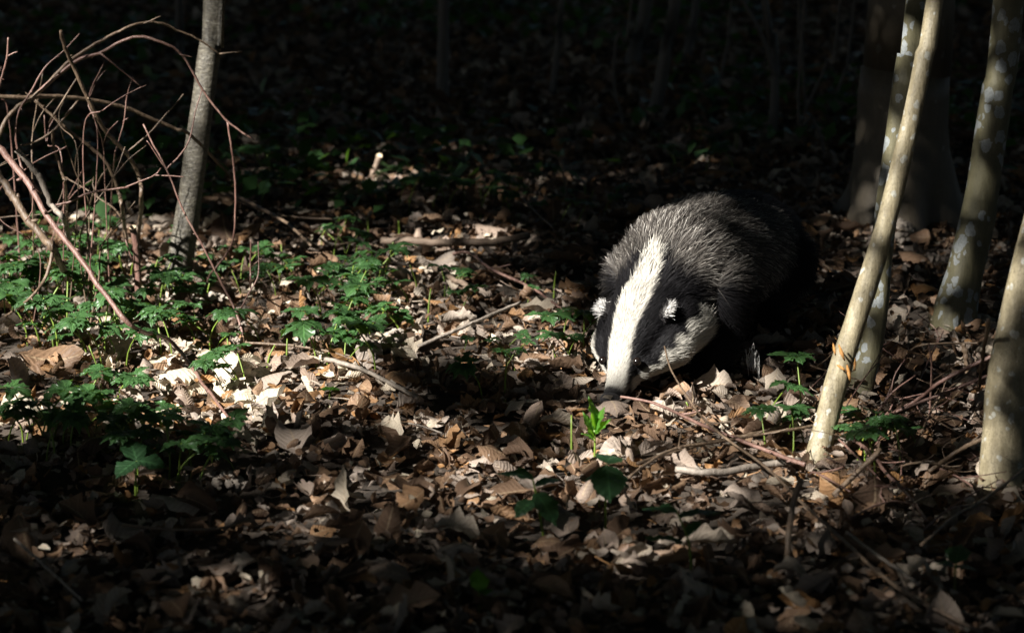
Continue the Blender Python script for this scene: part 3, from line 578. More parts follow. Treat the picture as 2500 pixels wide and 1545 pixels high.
def leaf_shape(kind, sd, nx=8, ny=5, flat=False):
    r = np.random.default_rng(sd); t = np.linspace(0, 1, nx); u = np.linspace(-1, 1, ny)
    if kind == 'beech': wv = np.sin(np.pi*np.clip(t, 0, 1)**.85)**.8*.30+.004
    elif kind == 'lobed': wv = (np.sin(np.pi*t**.9)**.7)*.36*(1+.30*np.sin(t*17+1))+.006
    else: wv = np.sin(np.pi*t**.75)**.6*.38+.004
    wv[-1] = .006; wv[0] = .012
    curl = r.uniform(-1.6, 3.2) if not flat else r.uniform(-.3, .4); bend = r.uniform(-1.8, 1.8) if not flat else .3; tw = r.uniform(-1.1, 1.1)
    V = []; LU = []; LT = []
    for i, tt in enumerate(t):
        ang = bend*(tt-.5); cx = (tt-.5); cz = bend*.5*(tt-.5)**2
        for uu in u:
            hw = wv[i]*(1+.07*r.normal())
            k = curl*(.5+.5*math.sin(math.pi*tt)); a = uu*k*.8
            yy = hw*(math.sin(a)/k/.8 if abs(k) > .05 else uu); zz = hw*((1-math.cos(a))/k/.8 if abs(k) > .05 else 0)
            zz += .05*r.normal()*abs(uu)**1.2 + .018*math.sin(tt*28)*abs(uu)
            tang = tw*(tt-.5); y2 = yy*math.cos(tang)-zz*math.sin(tang); z2 = yy*math.sin(tang)+zz*math.cos(tang)
            V.append((cx*math.cos(ang*.5), y2, z2+cz)); LU.append(uu); LT.append(tt)
    i = np.arange(nx*ny).reshape(nx, ny)
    F = np.stack([i[:-1, :-1], i[1:, :-1], i[1:, 1:], i[:-1, 1:]], -1).reshape(-1, 4)
    V = np.array(V); V[:, 2] -= V[:, 2].mean()
    return V, F, np.array(LU), np.array(LT)
KINDS = ['beech']*9+['lobed']*6+['broad']*5
TEMPL = [leaf_shape(k, 100+i) for i, k in enumerate(KINDS)]
def rotm(n):
    """random yaw, leaning tilt"""
    yaw = rng.random(n)*6.283; ax = rng.random(n)*6.283; til = np.abs(rng.normal(size=n))*.52
    til = np.where(rng.random(n) < .12, til+.7, til); flip = np.where(rng.random(n) < .3, -1., 1.)
    c, s = np.cos(yaw), np.sin(yaw); Z = np.zeros((n, 3, 3)); Z[:, 0, 0] = c; Z[:, 0, 1] = -s; Z[:, 1, 0] = s; Z[:, 1, 1] = c; Z[:, 2, 2] = 1
    k = np.stack([np.cos(ax), np.sin(ax), 0*ax], 1); K = np.zeros((n, 3, 3))
    K[:, 0, 2] = k[:, 1]; K[:, 1, 2] = -k[:, 0]; K[:, 2, 0] = -k[:, 1]; K[:, 2, 1] = k[:, 0]
    Tm = np.eye(3)[None]+np.sin(til)[:, None, None]*K+(1-np.cos(til))[:, None, None]*(K@K)
    Z[:, :, 1] *= flip[:, None]; Z[:, :, 2] *= flip[:, None]
    return Tm@Z
def in_view_ground(n, lo=2.65, hi=9.2, power=1.0, margin=.16):
    out = []
    while len(out) < n:
        y = lo+(hi-lo)*rng.random(n)**power; hw = (y*1.02+.25)*(IW/2)/FPX+margin
        x = (rng.random(n)*2-1)*hw
        keep = rng.random(n) < hw/2.1
        out += list(np.stack([x, y], 1)[keep])
    return np.array(out[:n])
NOSE0 = P(1494, 968, 3.86)
def litter():
    n = 18500
    xy = in_view_ground(n, 2.6, 9.0, 1.25)
    yv = xy[:, 1]; size = np.clip(rng.lognormal(math.log(.034), .42, n), .012, .075)*np.where(yv > 6, 1.2, 1)
    near = np.linalg.norm((xy-np.array([NOSE0[0], NOSE0[1]])), axis=1) < .065; size = np.where(near, .012, size)
    lay = rng.random(n); z = hgt(xy[:, 0], xy[:, 1]) + lay*.020+.002
    tone = np.clip(np.where(rng.random(n) < .5, rng.beta(2, 2.6, n)*.62, .56+rng.random(n)*.40), 0, 1)
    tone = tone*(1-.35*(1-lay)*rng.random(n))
    in_sun = np.linalg.norm((xy-G(520, 960)[:2])/np.array([.22, .33]), axis=1) < 1; tone = np.where(in_sun & (rng.random(n) < .6), np.clip(tone+.38, 0, 1), tone)     # leaves inside the sun patch toned paler to brighten it
    tid = rng.integers(0, len(TEMPL), n); RM = rotm(n)
    pos = np.c_[xy, z]
    # the 300 that show largest on top become single leaves
    px, py = proj(pos); dist = np.linalg.norm(pos-CAM, axis=1)
    score = size/dist*(lay > .45)*((px > 10) & (px < 2490) & (py > 280) & (py < 1535))
    top = np.argsort(-score)[:282]; single = np.zeros(n, bool); single[top] = True
    pos[single, 2] += .006
    V, F, T, LU, LT, off = [], [], [], [], [], 0
    for k, (tv, tf, lu, lt) in enumerate(TEMPL):
        idx = np.where((tid == k) & ~single)[0]
        if not len(idx): continue
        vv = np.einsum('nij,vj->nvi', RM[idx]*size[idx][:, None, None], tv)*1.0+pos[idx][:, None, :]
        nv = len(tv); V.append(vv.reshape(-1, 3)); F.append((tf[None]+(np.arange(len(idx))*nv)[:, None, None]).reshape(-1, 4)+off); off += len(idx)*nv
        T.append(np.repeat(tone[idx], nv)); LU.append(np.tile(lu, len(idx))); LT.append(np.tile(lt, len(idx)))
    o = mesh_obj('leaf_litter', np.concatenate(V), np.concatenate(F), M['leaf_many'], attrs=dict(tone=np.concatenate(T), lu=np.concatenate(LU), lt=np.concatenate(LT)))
    tag(o, 'carpet of small dry brown leaves covering the forest floor', 'leaf litter', kind='stuff')
    meshes = [mesh_data('fallen_leaf', *TEMPL[k][:2], M['leaf_one'], attrs=dict(lu=TEMPL[k][2], lt=TEMPL[k][3])) for k in range(len(TEMPL))]
    for i in top:
        o = link('fallen_leaf', meshes[tid[i]]); m4 = Matrix(RM[i]*size[i]*1.0).to_4x4(); m4.translation = Vector(pos[i]); o.matrix_world = m4
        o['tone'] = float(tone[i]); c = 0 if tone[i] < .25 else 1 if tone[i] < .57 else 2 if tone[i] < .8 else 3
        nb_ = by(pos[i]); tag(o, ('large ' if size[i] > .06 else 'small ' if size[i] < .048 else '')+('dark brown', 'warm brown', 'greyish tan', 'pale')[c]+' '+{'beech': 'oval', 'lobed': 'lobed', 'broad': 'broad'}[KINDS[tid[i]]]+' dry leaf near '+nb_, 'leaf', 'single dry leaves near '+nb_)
litter()
# leaves that stand out, each with its own look: x, y, length m, kind, tone, yaw, tilt about the long axis, pitch, label
BIGL = [(445, 945, .085, 'beech', 1.0, .1, .15, .1, 'large bleached cream leaf lying flat in the brightest sun'),
 (1000, 800, .05, 'beech', .84, 1.4, 1.0, .3, 'tan leaf standing on edge behind the straight grey stick'),
 (130, 905, .11, 'beech', .30, .05, .7, 0, 'large curled dark brown leaf below the green plants'),
 (1375, 850, .085, 'lobed', .62, .3, .35, .1, 'wide greyish brown lobed leaf beside the badger head'),
 (1535, 1285, .06, 'beech', .80, 1.2, .9, .7, 'tan folded leaf standing up in the near litter'),
 (1250, 1295, .065, 'beech', .55, -.3, .3, .2, 'ribbed brown leaf with strong parallel veins in the near litter'),
 (2440, 865, .085, 'broad', .86, -.7, .5, .3, 'big torn tan leaf caught on the reddish brush'),
 (1800, 1030, .06, 'beech', .58, -.8, .4, .3, 'pinkish brown leaf with veins in front of the badger leg'),
 (2075, 1098, .05, 'beech', .50, .2, .5, .2, 'orange brown ribbed leaf right behind the thin sapling foot'),
 (1350, 1480, .06, 'beech', .40, -.5, .4, .2, 'dim reddish brown leaf in the dark near litter'),
 (1690, 1490, .08, 'lobed', .78, 1.0, .8, .4, 'large grey withered lobed leaf in the dark near litter'),
 (60, 1030, .07, 'broad', .97, .5, .4, .3, 'pale ribbed leaf at the edge of the bright patch'),
 (600, 950, .05, 'broad', 1.0, .7, .5, .4, 'cream crumpled leaf curling up in the brightest sun'),
 (600, 1000, .05, 'lobed', .98, -.4, .2, .2, 'white bleached leaf right under the long reddish branch'),
 (1120, 1090, .055, 'broad', .80, .9, .5, .2, 'pale grey crumpled leaf in the sun below the badger nose'),
 (2290, 800, .05, 'beech', .55, .4, .6, .4, 'brown leaf leaning on the foot of the lichened trunk'),
 (2360, 765, .045, 'broad', .72, .9, .3, .4, 'grey brown leaf beside the foot of the lichened trunk')]
for i, (px, py, L, kind, tone, yaw, tlt, pit, lab) in enumerate(BIGL):
    v, f, lu, lt = leaf_shape(kind, 900+i, 12, 7)
    p = G(px, py, .014+.012*abs(math.sin(tlt))+L*.35*abs(math.sin(pit)))
    if 'caught' in lab: p = P(px, py, 3.62)
    me = mesh_data('fallen_leaf', v*L, f, M['leaf_one'], attrs=dict(lu=lu, lt=lt))
    o = link('fallen_leaf', me); o.rotation_euler = (tlt, pit, yaw); o.location = Vector(p); o['tone'] = tone; tag(o, lab, 'leaf')
def fragments():
    n = 11000; xy = in_view_ground(n, 2.6, 7.5, 1.2); t4 = [leaf_shape(k, 300+i, 4, 3) for i, k in enumerate(['beech', 'lobed', 'broad', 'beech', 'broad'])]
    size = rng.uniform(.007, .02, n); pos = np.c_[xy, hgt(xy[:, 0], xy[:, 1])+.004+.022*rng.random(n)]; RM = rotm(n); tid = rng.integers(0, 5, n); tone = np.clip(rng.random(n)**.8, .05, 1)
    V, F, T, LU, LT, off = [], [], [], [], [], 0
    for k, (tv, tf, lu, lt) in enumerate(t4):
        i = np.where(tid == k)[0]; nv = len(tv); V.append((np.einsum('nij,vj->nvi', RM[i]*size[i][:, None, None], tv*np.array([1, 1.4, 1.5]))+pos[i][:, None]).reshape(-1, 3)); F.append((tf[None]+(np.arange(len(i))*nv)[:, None, None]).reshape(-1, 4)+off); off += len(i)*nv
        T.append(np.repeat(tone[i], nv)); LU.append(np.full(len(i)*nv, .5)); LT.append(np.full(len(i)*nv, .5))
    o = mesh_obj('leaf_fragments', np.concatenate(V), np.concatenate(F), M['leaf_many'], attrs=dict(tone=np.concatenate(T), lu=np.concatenate(LU), lt=np.concatenate(LT))); tag(o, 'crumbled leaf fragments and bud scales filling the litter', 'leaf fragments', kind='stuff')
fragments()
def outer_litter():     # the same carpet of leaves going on beside and beyond the glade
    n = 26000; xy = np.c_[rng.uniform(-5, 5, n), 1.2+rng.random(n)**1.2*13]; hw = (xy[:, 1]*1.02+.25)*(IW/2)/FPX
    k = (np.abs(xy[:, 0]) > hw+.12) | (xy[:, 1] > 8.9) | (xy[:, 1] < 2.65); k &= (xy[:, 1] < 9) | (rng.random(n) < .75); xy = xy[k]; n = len(xy)
    t4 = [leaf_shape(q, 400+i, 5, 3) for i, q in enumerate(['beech', 'lobed', 'broad', 'beech', 'lobed', 'broad'])]
    size = np.clip(rng.lognormal(math.log(.055), .3, n), .03, .1); pos = np.c_[xy, hgt(xy[:, 0], xy[:, 1])+.004+.02*rng.random(n)]; RM = rotm(n); tid = rng.integers(0, 6, n); tone = np.clip(rng.beta(2, 2, n)*.9, 0, 1)
    V, F, T, LU, LT, off = [], [], [], [], [], 0
    for j, (tv, tf, lu, lt) in enumerate(t4):
        i = np.where(tid == j)[0]; nv = len(tv); V.append((np.einsum('nij,vj->nvi', RM[i]*size[i][:, None, None], tv)+pos[i][:, None]).reshape(-1, 3)); F.append((tf[None]+(np.arange(len(i))*nv)[:, None, None]).reshape(-1, 4)+off); off += len(i)*nv
        T.append(np.repeat(tone[i], nv)); LU.append(np.tile(lu, len(i))); LT.append(np.tile(lt, len(i)))
    o = mesh_obj('leaf_carpet', np.concatenate(V), np.concatenate(F), M['leaf_many'], attrs=dict(tone=np.concatenate(T), lu=np.concatenate(LU), lt=np.concatenate(LT))); tag(o, 'carpet of fallen leaves going on under the surrounding trees', 'leaf litter', kind='stuff')
outer_litter()
def debris():
    parts = []; n = 2600; xy = in_view_ground(n, 2.6, 8, 1.3)
    V, F, T, off = [], [], [], 0
    for x, y in xy:
        L = rng.uniform(.012, .05); a = rng.random()*6.283; d = np.array([math.cos(a), math.sin(a), rng.normal()*.25])*L; z = float(hgt(x, y))+.008+.014*rng.random()
        c = np.array([x, y, z]); k = rng.normal(size=3)*L*.08
        v, f = tube([c-d/2, c+k, c+d/2], [rng.uniform(.0006, .0016), .0005], 4)
        V += v; F += [tuple(i+off for i in q) for q in f]; off += len(v); T += [rng.random()*.9]*len(v)
    o = mesh_obj('twig_debris', V, F, M['leaf_many'], attrs=dict(tone=T, lu=[.5]*len(T), lt=[.5]*len(T))); tag(o, 'tiny twig bits and stalks scattered through the leaf litter', 'debris', kind='stuff')
debris()

# ------------------------------------------------------------------ soil clods
def clod(px, py, r, lab, n=60):
    c = G(px, py); bm = bmesh.new()
    for k in range(n):
        a = rng.random()*6.283; q = math.sqrt(rng.random()); p = np.array([math.cos(a)*q*r, math.sin(a)*q*r*.8, r*.75*(1-q*q)*rng.random()+.002])
        s = r*rng.uniform(.10, .26); m = Matrix.Translation(Vector(p))@Matrix.Rotation(rng.random()*6, 4, Vector(rng.normal(size=3)).normalized())@Matrix.Diagonal((s*rng.uniform(.7, 1.3), s, s*rng.uniform(.6, 1), 1))
        bmesh.ops.create_icosphere(bm, subdivisions=2 if s > .006 else 1, radius=1, matrix=m)
    for v in bm.verts: v.co += Vector(rng.normal(size=3)*r*.018)
    me = bpy.data.meshes.new('soil_clod'); bm.to_mesh(me); bm.free(); me.materials.append(M['clod'])
    o = link('soil_clod', me); o.location = Vector(c); tag(o, lab, 'soil clod', 'pale crumbly soil clods'); 
clod(533, 725, .033, 'pale crumbly soil clod right of the slim tree foot', 90)
clod(455, 745, .035, 'brown crumbly soil clod at the slim tree foot', 80)
clod(585, 815, .028, 'small crumbly soil heap behind the three-leaved plants', 60)
clod(1400, 895, .030, 'pale granular worm-cast soil clod touching the badger cheek', 110)
clod(975, 845, .034, 'pale crumbly soil heap between the plants and the grey stick', 90)
clod(2180, 585, .05, 'grey crumbly soil heap at the foot of the thick beech', 90)
clod(2385, 800, .032, 'grey crumbly soil heap beside the lichened trunk', 70)
clod(2260, 1005, .02, 'small white granular soil clod under the reddish brush', 60)
clod(2130, 850, .03, 'dim crumbly soil heap between the olive sapling and the lichened trunk', 60)
clod(560, 1190, .026, 'dim crumbly soil clod in the near litter', 60)
clod(1885, 1020, .024, 'pale crumbly soil clod left of the thin sapling', 60)
clod(1640, 1260, .02, 'small grey soil clod under the pale curved stick', 40)

# ------------------------------------------------------------------ green plants
def leaflet(L, W, lobes, sd, nx=9, ny=7, droop=.5, amp=.42):
    """one toothed leaf blade along +x from the origin"""
    r = np.random.default_rng(sd); V = []; LU = []; LT = []
    for i in range(nx):
        t = i/(nx-1); wv = W*(math.sin(math.pi*min(1, t**.8*.96+.02))**.75)
        wv *= 1+amp*math.sin(t*math.pi*2*lobes+.6)*(t > .3)
        if i == nx-1: wv = W*.10
        for j in range(ny):
            u = -1+2*j/(ny-1)
            x = t*L*(1-.10*abs(u)*(t > .5)) + .24*amp*L*abs(u)*math.sin(math.pi*t)*(1 if (i+j) % 2 else .4)
            z = -droop*L*t*t*.6+.16*W*(abs(u))*1.0*math.sin(math.pi*t)+.03*L*r.normal()*abs(u)
            V.append((x, u*wv, z)); LU.append(u); LT.append(t)
    q = np.arange(nx*ny).reshape(nx, ny); F = np.stack([q[:-1, :-1], q[1:, :-1], q[1:, 1:], q[:-1, 1:]], -1).reshape(-1, 4)
    return np.array(V), F, np.array(LU), np.array(LT)
def palmate(L, sd, droop):
    """leaf of three to five deeply cut leaflets on a short stalk"""
    r = np.random.default_rng(sd); Vs, Fs, A, B, off = [], [], [], [], 0
    k = r.choice([3, 3, 5]); angs = np.linspace(-1.15, 1.15, k)+r.normal(size=k)*.1
    for i, a in enumerate(angs):
        l = L*(1-.28*abs(a)/1.15); v, f, lu, lt = leaflet(l, l*r.uniform(.20, .30), r.choice([2, 3]), sd*7+i, droop=droop)
        c, s = math.cos(a), math.sin(a); v = np.c_[v[:, 0]*c-v[:, 1]*s, v[:, 0]*s+v[:, 1]*c, v[:, 2]]+np.array([.004, 0, 0])
        Vs.append(v); Fs.append(f+off); off += len(v); A.append(lu); B.append(lt)
    return np.concatenate(Vs), np.concatenate(Fs), np.concatenate(A), np.concatenate(B)
def plant_proto(sd, H, L, nleaf=3, mat='anemone', elev=.12, curve=.02):
    r = np.random.default_rng(sd); ax = r.random()*6.28
    topp = np.array([curve*math.cos(ax)*2, curve*math.sin(ax)*2, H])
    st = smooth_path([(0, 0, -.015), (curve*math.cos(ax)*.4, curve*math.sin(ax)*.4, H*.45), topp], 7)
    v, f = tube(st, [.0016, .0011], 5); parts = [('stem', mesh_data('stem', v, f, M['stem'], attrs=dict(lu=[.5]*len(v), lt=[.5]*len(v))), Matrix.Identity(4))]
    a0 = r.random()*6.28
    for i in range(nleaf):
        lv = palmate(L*r.uniform(.8, 1.1), sd*13+i, r.uniform(.2, .8)); me = mesh_data('leaf', lv[0], lv[1], M[mat], attrs=dict(lu=lv[2], lt=lv[3]))
        a = a0+i*6.283/nleaf+r.normal()*.25
        parts.append(('leaf', me, Matrix.Translation(Vector(topp))@Matrix.Rotation(a, 4, 'Z')@Matrix.Rotation(-elev-r.normal()*.15, 4, 'Y')))
    return parts
PROTO = [plant_proto(20+i, H, L, nl) for i, (H, L, nl) in enumerate([(.07, .036, 3), (.05, .032, 3), (.09, .040, 3), (.06, .030, 4), (.045, .028, 3), (.075, .042, 3), (.055, .036, 2)])]
def put_plant(proto, loc, yaw, s, lab, group, tilt=0, name='woodland_plant'):
    e = empty(name, loc); e.rotation_euler = (tilt*math.cos(yaw*3), tilt*math.sin(yaw*3), yaw); e.scale = (s, s, s); tag(e, lab, 'plant', group)
    for nm, me, mx in proto:
        o = link(nm, me, e); o.matrix_basis = mx
    return e
PL = 'cluster of green toothed leaves on thin stems '
BEDS = [  # picture ellipse, count, size, label
 ((260, 690, 230, 60), 20, 1.0, PL+'in the sunlit bed around the cut stick'), ((330, 790, 230, 40), 17, 1.05, PL+'in front of the cut stick'),
 ((190, 590, 200, 40), 12, 1.0, PL+'under the twig tangle'), ((60, 700, 90, 70), 6, 1.0, PL+'below the thick dull brown branch'),
 ((620, 640, 130, 40), 8, .9, PL+'behind the slim tree foot'), ((880, 680, 130, 60), 17, .95, PL+'before the broken branch piece'),
 ((880, 790, 110, 60), 14, 1.0, PL+'left of the straight grey stick'), ((1180, 690, 110, 50), 7, .7, PL+'along the dark red crooked twig'),
 ((1170, 840, 90, 45), 5, .75, PL+'below the straight grey stick'), ((1400, 790, 50, 50), 6, .95, PL+'beside the badger head'),
 ((210, 1010, 200, 45), 14, 1.0, PL+'under the big pale leaf'), ((450, 1090, 130, 50), 7, .95, PL+'at the lower end of the reddish branch'),
 ((830, 560, 60, 30), 4, .8, PL+'growing behind the broken branch piece'), ((560, 880, 70, 30), 3, .9, PL+'beside the reddish branch'),
 ((1900, 1010, 80, 35), 4, .95, PL+'in front of the badger body'), ((2180, 1050, 100, 40), 6, 1.0, PL+'under the reddish brush'),
 ((1070, 440, 200, 40), 18, .9, PL+'in the dim ground behind the cut stump'), ((1350, 460, 150, 50), 8, .9, PL+'in the dim ground behind the badger'),
 ((620, 420, 90, 40), 5, .9, PL+'in the gloom behind the slim tree'), ((1720, 350, 130, 40), 8, .9, PL+'in the gloom before the far trunks')]
for (cx, cy, rx, ry), n, s, lab in BEDS:
    for i in range(int(n*(1.9 if cx < 700 and cy > 550 else 1.4))):
        a = rng.random()*6.283; q = math.sqrt(rng.random()); k = int(rng.integers(0, len(PROTO)))
        H = [.07, .05, .09, .06, .045, .075, .055][k]
        px, py = cx+rx*q*math.cos(a), cy+ry*q*math.sin(a)
        if abs(px-335) < 42 and 560 < py < 790: px = 335+(px-335)/abs(px-335)*(60+abs(px-335))
        loc = G(px, py); loc = G(px, py+H*.8*FPX/np.linalg.norm(loc-CAM)*.9) if True else loc   # (px, py) is where its leaves show
        sz = s*rng.uniform(.72, 1.15); hh = H*sz; put_plant(PROTO[k], loc, rng.random()*6.283, sz, ('tall ' if hh > .062 else 'low ' if hh < .042 else '')+('two', 'three', 'four')[len(PROTO[k])-3]+'-leaved green plant '+lab[len(PL):], 'green plants '+lab[len(PL):], .25*rng.random())
# plants that stand out
big_p = plant_proto(77, .075, .055, 3, elev=-.35); put_plant(big_p, G(775, 905), 3.6, 1.0, 'large sunlit plant with a drooping toothed leaf above the stick', None)
put_plant(plant_proto(78, .07, .04, 3), G(640, 860), .4, 1.0, 'three-lobed pale green plant right of the reddish branch', None)
put_plant(plant_proto(79, .10, .042, 3), G(1955, 1035), 2.2, .95, 'upright plant with hanging green leaves before the badger flank', None)
put_plant(plant_proto(80, .05, .04, 4), G(285, 985), 1.0, 1.0, 'low spreading green plant in front of the large curled leaf', None)
put_plant(plant_proto(81, .09, .035, 3, elev=.0), G(255, 870), 5.0, 1.1, 'tall plant with pale leaning stems lit at the edge of the bed', None)
put_plant(plant_proto(82, .2, .05, 4), P(2478, 880, 3.55)-np.array([0, 0, .16]), 1.5, .8, 'dark green leafy sprig at the stout stem', None)
def oval(L, W, sd, droop=.3): return leaflet(L, W, 5, sd, 13, 7, droop, .07)
def oval_plant(name, loc, stem_pts, leaves, lab, mat, group=None):
    e = empty(name, loc); v, f = tube(smooth_path(stem_pts, 10), [.0020, .0012], 5); v = np.array(v)
    mesh_obj('stem', v, f, M['stem'], e, attrs=dict(lu=[.5]*len(v), lt=[.5]*len(v)))
    for i, (p, yaw, el, roll, L, W) in enumerate(leaves):
        d = oval(L, W, 500+i); me = mesh_data('leaf', d[0], d[1], M[mat], attrs=dict(lu=d[2], lt=d[3])); o = link('leaf', me, e)
        o.matrix_basis = Matrix.Translation(Vector(p))@Matrix.Rotation(yaw, 4, 'Z')@Matrix.Rotation(-el, 4, 'Y')@Matrix.Rotation(roll, 4, 'X')
    tag(e, lab, 'plant', group)
oval_plant('broadleaf_seedling', G(1445, 1150), [(0, 0, -.01), (.004, 0, .03), (.003, .004, .062)], [((.002, 0, .050), 2.4, 1.25, .2, .040, .013), ((.003, .002, .056), .9, 1.2, -.4, .040, .012), ((.004, .003, .060), 1.7, 1.35, .9, .050, .013), ((.004, .003, .055), .1, .9, .3, .03, .009), ((.003, 0, .045), 3.1, .7, 0, .022, .008)], 'glowing bright green upright leaves right under the badger nose', 'bright_leaf'); open_at(G(1445, 1150)+np.array([0, 0, .075]), .045, 1)
oval_plant('broadleaf_seedling', G(1478, 1290), [(0, 0, -.01), (0, 0, .05), (.001, 0, .088)], [((0, -.004, .088), -1.35, -.9, 0, .050, .024), ((0, 0, .09), 1.2, .15, .1, .038, .020), ((0, 0, .07), 3.3, .1, 0, .03, .012), ((0, 0, .075), -.2, -.3, 0, .035, .014)], 'dark broad leaved seedling hiding half in shadow under the glowing leaves', 'nettle'); open_at(G(1478, 1290)+np.array([0, -.01, .04]), .02, .5); open_at(G(1478, 1290)+np.array([[0, -.01, .09], [.01, -.01, .10], [-.012, 0, .09]]), .02, .05, shut=True); open_at(G(1330, 1310)+np.array([[0, 0, .07], [-.02, 0, .075], [.012, 0, .075], [0, -.02, .05], [-.03, 0, .06]]), .03, .08, shut=True)
oval_plant('broadleaf_seedling', G(330, 1210), [(0, 0, -.01), (.002, 0, .03), (.004, 0, .05)], [((.004, 0, .05), -.35, .05, .2, .045, .019), ((.004, 0, .05), -2.2, -.15, 0, .045, .018), ((.004, 0, .05), 2.0, .7, 0, .045, .018)], 'three round nettle-like leaves in the dim litter below the plants', 'nettle'); open_at(G(330, 1190), .03, .12)
oval_plant('broadleaf_seedling', G(805, 985), [(0, 0, -.01), (0, 0, .012), (.001, 0, .022)], [((0, 0, .022), .3, .15, 0, .018, .010), ((0, 0, .022), 2.9, .15, 0, .018, .010), ((0, 0, .022), 1.6, .3, 0, .012, .008)], 'tiny two-leaved seedling in the bright litter', 'bright_leaf')
oval_plant('broadleaf_seedling', G(1330, 1310), [(0, 0, -.01), (-.01, 0, .05), (-.016, 0, .08)], [((-.016, 0, .08), 2.8, .2, 0, .05, .016), ((-.012, 0, .07), .3, .3, 0, .035, .014), ((-.012, 0, .06), -.9, -.5, 0, .055, .018), ((-.012, 0, .05), 3.9, -.2, 0, .04, .016)], 'dim broad leaved plant left of the folded tan leaf', 'nettle')
oval_plant('broadleaf_seedling', G(1690, 1420), [(0, 0, -.01), (-.005, 0, .05), (-.02, 0, .09)], [((-.02, 0, .09), 2.6, .1, 0, .05, .013), ((-.018, 0, .085), .2, .2, 0, .055, .014), ((-.01, 0, .06), .5, .7, .3, .03, .008), ((-.01, 0, .05), 3.0, .3, 0, .05, .009)], 'dim plant with long narrow leaves in the near litter', 'nettle')
oval_plant('broadleaf_seedling', G(2330, 1440), [(0, 0, -.01), (0, 0, .02), (0, 0, .035)], [((0, 0, .035), 1.2, .6, 0, .035, .016), ((0, 0, .03), .1, .0, 0, .03, .009), ((0, 0, .03), 3.0, .3, 0, .025, .01)], 'lone dim seedling in the dark corner below the brush', 'nettle')
oval_plant('broadleaf_seedling', G(1170, 1500), [(0, 0, -.01), (0, 0, .02), (0, 0, .03)], [((0, 0, .03), 1.6, 1.0, .3, .03, .012), ((0, 0, .03), -.6, .1, 0, .025, .01)], 'small green seedling in the dark near litter', 'bright_leaf')
# single grass-like shoots
def shoots():
    spots = [(1232, 985, 125), (1022, 735, 90), (1352, 720, 60), (900, 580, 45), (975, 578, 40), (1045, 780, 70), (850, 745, 90), (690, 655, 55), (578, 660, 60), (370, 720, 90), (300, 690, 70), (250, 960, 110), (700, 900, 70), (650, 905, 60), (560, 890, 60), (130, 1090, 80), (1070, 420, 30), (1020, 405, 30), (1120, 410, 30), (1160, 415, 25), (190, 520, 40), (210, 515, 35), (235, 512, 35), (165, 520, 45), (1500, 580, 0), (1660, 990, 0), (430, 730, 60), (770, 870, 60), (395, 1060, 60), (880, 1000, 0), (1690, 1030, 50), (1395, 1140, 120), (1465, 1230, 60), (505, 740, 50), (320, 690, 55), (1290, 760, 0), (2215, 1080, 50), (1430, 500, 45), (1440, 505, 40), (950, 650, 60), (930, 800, 60)]
    for i, (px, py, hp) in enumerate(spots):
        if hp == 0: continue
        b = G(px, py); H = hp/FPX*np.linalg.norm(b-CAM)*1.03; lean = rng.normal(size=2)*.18*H
        v, f = tube(smooth_path([(0, 0, -.01), (lean[0]*.3, lean[1]*.3, H*.5), (lean[0], lean[1], H)], 8), [.0019, .0012], 5); v = np.array(v)
        o = mesh_obj('green_shoot', v, f, M['stem'], attrs=dict(lu=[.5]*len(v), lt=[.5]*len(v))); o.location = Vector(b); tag(o, ('tall' if H > .05 else 'short')+' thin yellow green shoot near '+by(b), 'shoot', 'yellow green shoots near '+by(b))
shoots()
